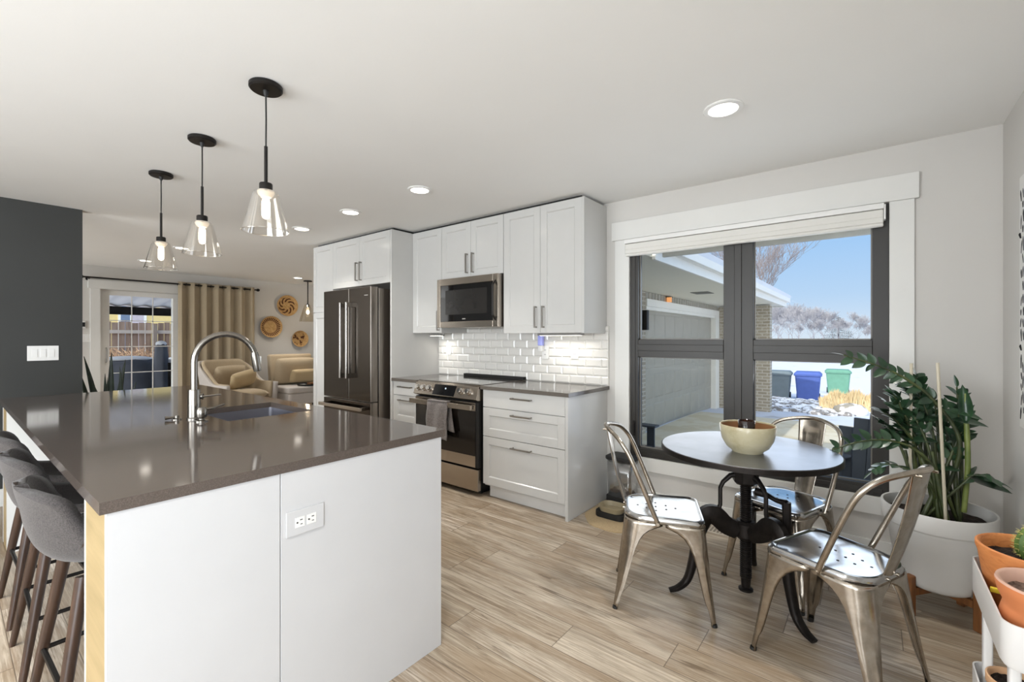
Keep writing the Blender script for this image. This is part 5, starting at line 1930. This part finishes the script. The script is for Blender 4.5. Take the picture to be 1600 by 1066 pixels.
MB().ball((x, y, CE - 0.60), 0.032, 1, 1, 1.3, 14, 10).build('bulb', emitter('globe_glow', (1.0, 0.86, 0.66, 1), 5), pd, smooth=180)
lamp('bulb_light', 'POINT', (x, y, CE - 0.66), pd, 5, (1.0, 0.84, 0.64), 0.03)
# ================================================================ outside the dining window
def snowpatch(name, lo, hi, scale, thr):
    t = NT(name)
    f = t.noise(scale=scale, detail=6, rough=0.6)
    t.set(color=t.ramp(f, [(thr - 0.05, lo), (thr + 0.05, hi)]), rough=0.85)
    return t.m


def gz(x, y):
    # ground height in front of the house
    if y < 10:
        return -0.38
    if y < 18:
        return -0.38 - (y - 10) / 8 * 0.37
    if y < 60:
        return -0.75 - (y - 18) / 42 * 0.25
    return -1.0


g = MB()
ys = [3.53, 5, 7, 9, 11, 12.6, 14, 15, 16, 17, 18, 20, 25, 32, 45, 70, 120, 260, 600]
xs = [-400, -150, -60, -30, -15, -9, -6, -3.3, -1, 1, 4, 8, 15, 30, 60, 150, 400]
g.grid(lambda u, v: (xs[int(round(u * (len(xs) - 1)))], ys[int(round(v * (len(ys) - 1)))], gz(0, ys[int(round(v * (len(ys) - 1)))])), len(xs) - 1, len(ys) - 1)
struct(g.build('snow_ground', snowpatch('snowy_ground', S(178, 180, 186), S(204, 209, 222), 1.2, 0.38), smooth=0))
pv = MB()
pv.grid(lambda u, v: (-3.1 + 3.6 * u, 3.54 + 7.4 * v, gz(0, 3.54 + 7.4 * v) + 0.02 + (0.0 if 0 else 0)), 4, 10)
struct(pv.build('driveway', snowpatch('pale_concrete', S(200, 189, 163), S(210, 203, 184), 2.0, 0.5), smooth=0))

SIDE = simple('garage_grey', S(172, 166, 152), 0.6, var=0.03)
WTR = simple('exterior_white', S(244, 241, 232), 0.5, var=0.02)
SOF = simple('soffit_white', S(238, 234, 218), 0.7, var=0.02)


def brick_mat():
    t = NT('grey_painted_brick')
    x, y, z = t.xyz()
    v = t.comb(t.math('ADD', x, y), z, 0.0)
    b = t.n('TexBrick')
    b.inputs['Color1'].default_value = S(172, 162, 144)
    b.inputs['Color2'].default_value = S(152, 142, 124)
    b.inputs['Mortar'].default_value = S(192, 184, 170)
    b.inputs['Scale'].default_value = 1.0
    b.inputs['Mortar Size'].default_value = 0.012
    b.inputs['Brick Width'].default_value = 0.21
    b.inputs['Row Height'].default_value = 0.075
    t.l(v, b.inputs['Vector'])
    t.set(color=b.outputs['Color'], rough=0.85)
    return t.m


BR = brick_mat()
GX = -3.1
ga = thing('garage', 'grey garage wing with white door trim outside the dining window', 'garage', (GX, 8.0, -0.38))
MB().box(GX - .3, GX, 3.55, 7.66, -0.36, 2.115).build('brick_wall', BR, ga)
MB().box(GX - .3, GX, 13.0, 13.4, -0.6, 2.115).box(GX + 0.0, -1.93, 12.45, 12.75, -0.62, 2.10).build('brick_pillar', BR, ga)
MB().box(GX - .3, GX - 0.02, 7.66, 12.45, 1.99, 2.115).build('siding_strip', SIDE, ga)
sl2 = MB()
k_ = 7.7
while k_ < 12.4:
    sl2.box(GX - .02, GX - .012, k_, k_ + .02, 1.99, 2.115)
    k_ += 0.15
sl2.build('siding_battens', SIDE, ga)
tr_ = MB()
tr_.box(GX - .08, GX + 0.03, 7.66, 12.44, 1.86, 1.995)
tr_.box(GX - .08, GX + 0.015, 7.67, 12.43, 1.80, 1.86)
tr_.box(GX - .08, GX + 0.03, 12.10, 12.44, -0.50, 1.86)
tr_.box(GX - .08, GX + 0.05, 12.05, 12.12, -0.50, 1.82)
tr_.build('door_trim', WTR, ga, bevel=0.006)
gd = MB()
gd.box(GX - .12, GX - .085, 7.66, 12.1, -0.46, 1.84)
nz = 4
for r in range(nz):
    z0 = -0.42 + r * 0.555
    for c in range(8):
        y0 = 7.70 + c * 0.55
        a, b, c0, d0 = y0 + .03, y0 + .52, z0 + .05, z0 + .50
        gd.rings([[(GX - .085, a, c0), (GX - .085, b, c0), (GX - .085, b, d0), (GX - .085, a, d0)], [(GX - .072, a + .02, c0 + .02), (GX - .072, b - .02, c0 + .02), (GX - .072, b - .02, d0 - .02), (GX - .072, a + .02, d0 - .02)]], True, False, True)
gd.build('garage_door', SIDE, ga, bevel=0.003)
sf = MB()
sf.box(GX - .3, -1.74, 3.54, 13.4, 2.12, 2.14)
sf.box(GX - .3, 1.2, 3.54, 4.42, 2.1405, 2.16)
sf.build('soffit', SOF, ga)
fa = MB()
fa.box(-1.74, -1.70, 4.46, 13.42, 2.09, 2.30)
fa.box(-1.70, -1.62, 4.50, 13.42, 2.20, 2.32)
fa.box(-1.62, 1.2, 4.42, 4.46, 2.10, 2.30)
fa.box(GX - .3, -1.70, 13.42, 13.46, 2.09, 2.34)
fa.build('fascia', WTR, ga, bevel=0.008)
rf = MB()
rf.hexa([(GX - 4, 3.4, 2.9), (-1.62, 4.46, 2.30), (-1.62, 13.46, 2.30), (GX - 4, 13.46, 2.9), (GX - 4, 3.4, 3.0), (-1.60, 4.46, 2.37), (-1.60, 13.48, 2.37), (GX - 4, 13.48, 3.0)])
rf.build('snowy_roof', M['snow'], ga)
MB().box(-2.55, -2.25, 8.35, 8.75, 2.112, 2.1195).build('soffit_vent', simple('vent_grey', S(120, 118, 110), 0.7), ga)
pl2 = thing('porch_light', 'small glowing orange wall lantern above the grey garage door', 'wall lamp', (GX, 8.75, 1.99))
MB().box(GX - 0.012, GX + 0.08, 8.69, 8.81, 2.085, 2.10).build('cap', M['metal_black'], pl2)
MB().rbox(GX + 0.0, GX + 0.07, 8.70, 8.80, 1.996, 2.085, 0.01).build('lantern_glass', emitter('lantern_glow', S(255, 176, 110), 0.9), pl2)
sc2 = thing('wall_sconce', 'dark box sconce on the brick beside the grey garage door', 'wall lamp', (GX, 7.55, 1.6))
MB().rbox(GX, GX + 0.09, 7.50, 7.60, 1.44, 1.78, 0.01).build('sconce_body', M['metal_black'], sc2, bevel=0.004)

# refuse bins at the kerb
def bin_(x, y, mat, label, w=0.74, h=0.93):
    z = gz(x, y)
    t = thing('wheeled_bin', label, 'refuse bin', (x, y, z), math.radians(4))
    MB().rings([rr_(-w * .40, w * .40, -w * .38, w * .38, .06, 0.04), rr_(-w * .48, w * .48, -w * .46, w * .46, .06, h * .86)], True, True, True).build('body', mat, t, world=False)
    MB().rings([rr_(-w * .52, w * .52, -w * .50, w * .52, .06, h * .86), rr_(-w * .53, w * .53, -w * .51, w * .53, .06, h * .92), rr_(-w * .44, w * .44, -w * .40, w * .44, .08, h)], True, True, True).build('lid', mat, t, world=False)
    MB().cyl((-w * .45, w * .4, .1), (w * .45, w * .4, .1), 0.10, None, 16).build('wheels', M['black'], t, world=False)
    return t


bin_(-2.47, 17.7, simple('bin_slate', S(104, 116, 122), 0.6), 'dark slate wheeled bin, nearest the brick pillar')
bin_(-1.65, 17.8, simple('bin_blue', S(76, 98, 168), 0.6), 'blue wheeled recycling bin, middle one of the three')
bin_(-0.98, 20.6, simple('bin_green', S(98, 148, 128), 0.6), 'green wheeled bin behind the dry grass', 0.76, 0.90)

# river stones
rk = random.Random(21)
st_ = MB()
for k in range(420):
    y = rk.uniform(12.9, 17.1)
    x0 = -0.178 * y + 0.35
    x = rk.uniform(-0.19 * y, -0.06 * y - .3) if y > 14.2 else rk.uniform(-0.165 * y, -0.02 * y)
    if y < 14.4 and rk.random() < 0.5:
        continue
    r = rk.uniform(0.05, 0.15)
    st_.ball((x, y, gz(x, y) + r * 0.15), r, rk.uniform(.8, 1.5), rk.uniform(.7, 1.2), rk.uniform(.35, .6), 8, 5)
o = tag(st_.build('river_stones', snowpatch('snow_dusted_stone', S(128, 124, 122), S(238, 240, 246), 5.0, 0.50), loc=(-1.5, 15, -0.6), smooth=60), 'bed of snow dusted river stones below the wheeled bins', 'stones')
o['kind'] = 'stuff'
bo = MB().ball((-0.40, 13.75, gz(0, 13.75) + .08), 0.33, 1.05, .8, .55, 14, 9)
for v in bo.bm.verts:
    v.co += Vector((rk.uniform(-.02, .02), rk.uniform(-.02, .02), rk.uniform(-.015, .015)))
tag(bo.build('boulder', snowpatch('snowy_boulder', S(150, 144, 132), S(240, 240, 244), 2.5, 0.5), loc=(-0.40, 13.75, gz(0, 13.75)), smooth=50), 'large rounded boulder in the snow in front of the dry grass', 'boulder')
# dry ornamental grass
gs = MB()
for k in range(2600):
    cx = rk.uniform(-1.10, 0.45)
    cy = rk.uniform(14.9, 15.6)
    z = gz(cx, cy)
    h = rk.uniform(0.34, 0.60) * (1 - 0.35 * abs((cx + .33) / .78) ** 3) * (0.85 + 0.15 * math.sin(cx * 14))
    dx, dy = rk.uniform(-.10, .10), rk.uniform(-.10, .10)
    p = Vector((cx, cy, z))
    q = p + Vector((dx, dy, h))
    w_ = 0.009
    m_ = p.lerp(q, .6) + Vector((0, 0, .03))
    a = [gs.bm.verts.new(p + Vector((-w_, 0, 0))), gs.bm.verts.new(p + Vector((w_, 0, 0))), gs.bm.verts.new(m_ + Vector((w_, 0, 0))), gs.bm.verts.new(m_ + Vector((-w_, 0, 0)))]
    gs.face(a)
    gs.face([a[3], a[2], gs.bm.verts.new(q)])
o = tag(gs.build('dry_grass', simple('straw', S(212, 190, 148), 0.9, var=0.2, scale=3), loc=(-0.35, 15.2, gz(0, 15.2)), smooth=0), 'clump of straw coloured ornamental grass beside the green wheeled bin', 'grass')
o['kind'] = 'stuff'


# adirondack chairs on the patio
def adirondack(loc, rz, label):
    t = thing('adirondack_chair', label, 'garden chair', loc, rz)
    mt_ = bpy.data.materials.get('slate_plastic') or simple('slate_plastic', S(74, 78, 84), 0.6)
    nb = 7
    for i in range(nb):
        s_ = (i - (nb - 1) / 2) / ((nb - 1) / 2)
        hh = 1.02 - 0.16 * s_ * s_
        x0 = s_ * 0.26
        x1 = s_ * 0.36
        w_ = 0.0435
        m = MB().hexa([(x0 - w_, -0.22, 0.30), (x0 + w_, -0.22, 0.30), (x0 + w_, -0.245, 0.30), (x0 - w_, -0.245, 0.30),
                       (x1 - w_ * 1.34, -0.46, hh), (x1 + w_ * 1.34, -0.46, hh), (x1 + w_ * 1.34, -0.485, hh), (x1 - w_ * 1.34, -0.485, hh)])
        m.build('back_slat', mt_, t, world=False, bevel=0.006)
    for i in range(6):
        y = -0.2 + i * 0.095
        MB().box(-0.30, 0.30, y, y + 0.08, 0.30 + (i) * 0.016, 0.32 + i * 0.016).build('seat_slat', mt_, t, world=False, bevel=0.004)
    for sx in (-1, 1):
        MB().box(sx * 0.34 - 0.07, sx * 0.34 + 0.07, -0.36, 0.40, 0.615, 0.640).build('arm', mt_, t, world=False, bevel=0.01)
        MB().box(sx * 0.33 - 0.014, sx * 0.33 + 0.014, 0.28, 0.37, 0.0, 0.614).box(sx * 0.33 - 0.013, sx * 0.33 + 0.013, -0.34, -0.26, 0.0, 0.614).build('leg', mt_, t, world=False, bevel=0.004)
    return t


adirondack((-0.02, 4.42, -0.34), math.radians(158), 'dark grey slatted garden chair outside behind the potted plant')
adirondack((-2.36, 4.86, -0.36), math.radians(-90), 'dark grey garden chair outside at the left of the window, only its arm in view')


# bare winter trees
MINR = 0.009


def grow(mb, p, d, L, r, depth, rnd, nseg=3, spread=0.6, up=0.12):
    cur = Vector(p)
    dv = Vector(d).normalized()
    pts = [cur.copy()]
    rad = [r]
    for i in range(nseg):
        dv = (dv + Vector((rnd.uniform(-.16, .16), rnd.uniform(-.16, .16), rnd.uniform(-.05, .12) + up * .3))).normalized()
        cur = cur + dv * (L / nseg)
        pts.append(cur.copy())
        rad.append(r * (1 - 0.45 * (i + 1) / nseg))
        if depth > 0 and i >= (0 if depth < 4 else 1):
            for _ in range(1 if i < nseg - 1 else 3):
                nd = (dv + Vector((rnd.uniform(-1, 1), rnd.uniform(-1, 1), rnd.uniform(-.35, .75))) * spread).normalized()
                grow(mb, cur, nd, L * rnd.uniform(0.55, 0.78), rad[-1] * 0.62, depth - 1, rnd, nseg, spread, up)
    mb.tube(pts, [max(q, MINR) for q in rad], 3 if depth < 3 else 6, cap=False)


BARK = simple('haze_grey_bark', S(132, 124, 124), 0.9, var=0.12)  # bark greyed and paled to stand in for haze
BARK2 = simple('haze_tinted_twigs', S(158, 157, 162), 0.9, var=0.10)  # distance haze is put into this pale twig colour
rt = random.Random(4)
m = MB()
bx, by = -8.6, 47.0
grow(m, (bx, by, -1.0), (0.05, 0, 1), 4.6, 0.20, 5, rt, 3, 0.70)
tag(m.build('bare_tree', BARK, loc=(bx, by, -1.0), smooth=60), 'tall bare winter tree rising over the end of the garage roof', 'tree')
m = MB()
bx, by = 3.6, 38.0
grow(m, (bx, by, -1.0), (-0.08, 0, 1), 4.2, 0.16, 5, rt, 3, 0.62)
tag(m.build('bare_tree', BARK, loc=(bx, by, -1.0), smooth=60), 'bare winter tree whose branches enter the right edge of the window view', 'tree')
# prototypes for the tree line
protos = []
MINR = 0.010
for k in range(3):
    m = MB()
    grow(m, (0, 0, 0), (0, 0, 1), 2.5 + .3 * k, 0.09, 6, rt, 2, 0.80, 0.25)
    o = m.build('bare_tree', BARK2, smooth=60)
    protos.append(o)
first = [True, True, True]
n_ = 0
spots = []
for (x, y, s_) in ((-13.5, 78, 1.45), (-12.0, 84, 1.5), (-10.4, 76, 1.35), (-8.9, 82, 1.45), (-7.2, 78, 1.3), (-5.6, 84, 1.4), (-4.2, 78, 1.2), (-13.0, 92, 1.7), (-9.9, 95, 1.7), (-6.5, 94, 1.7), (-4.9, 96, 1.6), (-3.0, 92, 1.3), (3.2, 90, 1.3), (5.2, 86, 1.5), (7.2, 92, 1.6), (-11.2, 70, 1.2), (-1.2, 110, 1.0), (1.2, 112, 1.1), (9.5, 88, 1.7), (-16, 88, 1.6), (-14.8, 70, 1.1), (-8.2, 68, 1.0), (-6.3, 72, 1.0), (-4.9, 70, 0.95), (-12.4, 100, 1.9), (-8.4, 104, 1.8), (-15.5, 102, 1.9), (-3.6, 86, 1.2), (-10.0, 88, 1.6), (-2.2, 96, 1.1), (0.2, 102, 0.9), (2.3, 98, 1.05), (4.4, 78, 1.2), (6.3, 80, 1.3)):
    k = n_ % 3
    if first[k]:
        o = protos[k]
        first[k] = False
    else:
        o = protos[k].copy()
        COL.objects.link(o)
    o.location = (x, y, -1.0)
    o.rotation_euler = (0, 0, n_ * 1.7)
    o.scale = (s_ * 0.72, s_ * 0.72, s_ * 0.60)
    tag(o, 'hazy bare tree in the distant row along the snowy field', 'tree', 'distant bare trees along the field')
    n_ += 1


# dark conifer behind the garage
def conifer(x, y, z, h, r, label, name='conifer', seed=1, mat=None):
    rnd = random.Random(seed)
    t = thing(name, label, 'tree', (x, y, z))
    MB().cyl((x, y, z), (x, y, z + h), 0.16, 0.02, 8).build('trunk', BARK, t)
    m = MB()
    n = 34
    for i in range(n):
        f_ = 0.12 + 0.86 * i / n
        zz_ = z + h * f_
        rr2 = r * (1 - f_) ** 0.8 + 0.12
        for k in range(9):
            a = rnd.uniform(0, 2 * PI)
            L = rr2 * rnd.uniform(0.65, 1.1)
            dv = Vector((math.cos(a), math.sin(a), -0.12))
            c0 = Vector((x, y, zz_))
            sd4 = Vector((-math.sin(a), math.cos(a), 0))
            for q in range(5):
                p = c0 + dv * (L * (0.25 + .17 * q))
                for sg in (-1, 1):
                    tip = p + dv * 0.28 * L / r + sd4 * sg * 0.30 + Vector((0, 0, -0.10))
                    m.face([m.bm.verts.new(p + sd4 * sg * .02), m.bm.verts.new(p + dv * .14), m.bm.verts.new(tip)])
    m.build('needles', mat or simple('dark_needles', S(66, 78, 76), 0.9, var=0.2), t, smooth=0)
    return t


conifer(-9.3, 34.0, -0.9, 8.6, 2.3, 'dark conifer partly hidden behind the garage eave')
conifer(-4.3, 92.0, -1.0, 6.0, 4.2, 'hazy grey evergreen at the middle of the distant row', seed=3, mat=simple('haze_tinted_needles', S(150, 156, 160), 0.95, var=0.1))  # needles paled in colour to imitate haze over the field

# ================================================================ back garden beyond the sliding door
struct(MB().box(-60, XW - TH, -12, 22, -0.35, -0.15).build('back_ground', M['snow']))
pc = thing('patio_cover', 'white corrugated patio roof on a dark beam outside the sliding door', 'patio cover', (-12.5, 2.5, -0.15))
MB().box(-12.58, -12.46, -1.5, 6.5, 1.80, 1.97).build('beam', M['metal_black'], pc)
for y in (-1.2, 6.2):
    MB().box(-12.58, -12.46, y, y + .12, -0.15, 1.80).build('post', M['metal_black'], pc)
cg = MB()


def corr(u, v):
    y = -1.5 + 8.0 * u
    x = -12.75 + (XW - TH - .01 + 12.75) * v
    z = 1.985 + 0.30 * v + 0.018 * math.sin(2 * PI * y / 0.30)
    return (x, y, z)


cg.grid(corr, 260, 4).build('roof_sheet', simple('corrugated_white', S(224, 226, 232), 0.5, var=0.02), pc, solid=0.006, smooth=60)
# fence: posts, rails, boards in one panel run
fn = thing('wooden_fence', 'weathered brown board fence behind the back garden', 'fence', (-15.5, 3.2, -0.15))
fb = MB()
y = -2.0
rf_ = random.Random(9)
while y < 9:
    w_ = 0.14
    fb.box(-15.52, -15.50, y, y + w_ - 0.012, -0.10, 1.72 + rf_.uniform(-.02, .02))
    y += w_
fb.build('boards', woody('weathered_boards', S(122, 100, 86), S(176, 152, 134), 'Z', 9, 0.1, 0.9), fn)
for z in (1.42, 0.3):
    MB().box(-15.498, -15.44, -2, 9, z, z + 0.09).build('rail', simple('pale_rail_wood', S(196, 184, 172), 0.8), fn)
for y in (1.2, 3.6, 6.0):
    MB().box(-15.438, -15.35, y, y + .09, -0.15, 1.65).build('post', simple('grey_post_wood', S(150, 136, 124), 0.8), fn)
nh = thing('neighbour_house', 'yellow house wall with a white framed window behind the fence', 'house', (-24.0, 4.5, -0.15))
MB().box(-24.3, -24.0, -4, 16, -0.15, 4.2).build('wall', simple('yellow_siding', S(232, 206, 140), 0.8, var=0.03), nh)
wf = MB().box(-24.0, -23.93, 4.46, 5.38, 0.7, 2.9).build('window_frame', WTR, nh)
MB().box(-23.93, -23.92, 4.89, 5.28, 0.8, 2.8).build('blind', simple('lilac_blind', S(196, 184, 190), 0.7), wf)
MB().box(-23.93, -23.92, 4.54, 4.83, 0.8, 2.8).build('pane', simple('blue_grey_pane', S(120, 134, 156), 0.2), wf)
# dry shrubs
for i, (y0, y1, h, lb) in enumerate(((4.25, 5.9, 1.85, 'tall tan dry shrub against the wooden fence'), (1.9, 3.55, 1.10, 'low tan dry shrub in front of the wooden fence'))):
    m = MB()
    rs_ = random.Random(30 + i)
    for k in range(1500):
        c = Vector((-14.6 + rs_.uniform(-.5, .5), rs_.uniform(y0, y1), -0.15 + rs_.uniform(0, h) ** 1.0))
        d = Vector((rs_.uniform(-1, 1), rs_.uniform(-1, 1), rs_.uniform(-.3, 1.2))).normalized() * rs_.uniform(.12, .26)
        m.tube([c, c + d], [0.012, 0.004], 3, cap=False)
    for k in range(8):
        m.tube([(-14.6, (y0 + y1) / 2 + k * .08 - .3, -0.15), (-14.6 + rs_.uniform(-.3, .3), y0 + (y1 - y0) * k / 7, h * .8)], [0.03, 0.01], 5)
    tag(m.build('dry_shrub', simple('dry_twigs_%s' % ('tall' if i == 0 else 'low'), S(190, 160, 132), 0.9, var=0.25, scale=4), loc=(-14.6, (y0 + y1) / 2, -0.15), smooth=0), lb, 'shrub')


# covered garden furniture with snow on top
def covered(name, x, y, w_, d_, h, label, narrow=None):
    t = thing(name, label, 'covered furniture', (x, y, -0.15))
    q = narrow or 0.85
    rings_ = []
    for (f_, s_) in ((0.0, 1.0), (0.5, 0.97), (0.8, 0.92), (0.95, q), (1.0, q * .8)):
        rings_.append([(x + d_ / 2 * s_ * math.cos(a_) * (1 + .10 * math.cos(4 * a_)), y + w_ / 2 * s_ * math.sin(a_) * (1 + .10 * math.cos(4 * a_ + PI)), -0.15 + h * f_ + .01 * math.sin(a_ * 7)) for a_ in [2 * PI * k / 32 for k in range(32)]])
    MB().rings(rings_).build('cover', bpy.data.materials.get('cover_cloth') or simple('cover_cloth', S(88, 92, 102), 0.85, var=0.12, scale=5), t, smooth=60)
    MB().ball((x, y, -0.15 + h), 0.5, d_ * q * .9, w_ * q * .9, 0.13, 18, 8).build('snow_cap', M['snow'], t, smooth=80)
    return t


covered('covered_table', -11.9, 2.35, 1.15, 0.9, 1.02, 'snow capped round dark cover over a low table, left half of the sliding door view')
covered('covered_umbrella', -11.4, 2.80, 0.26, 0.30, 1.33, 'tall narrow covered parasol with a snow cap, in the sliding door view', 0.8)
covered('covered_grill', -12.4, 3.55, 1.0, 0.9, 0.98, 'snow topped dark covered grill at the right of the sliding door view')
gt = thing('patio_chair', 'dark metal patio chair just outside the sliding door', 'garden chair', (-10.9, 3.1, -0.15))
MB().box(-11.15, -10.7, 2.85, 3.35, 0.28, 0.32).build('seat', M['metal_black'], gt)
MB().box(-11.17, -11.14, 2.85, 3.35, 0.32, 0.80).build('backrest', M['metal_black'], gt)
for x in (-11.13, -10.73):
    for y in (2.87, 3.32):
        MB().cyl((x, y, -0.15), (x, y, 0.28), 0.014, None, 8).build('leg', M['metal_black'], gt)
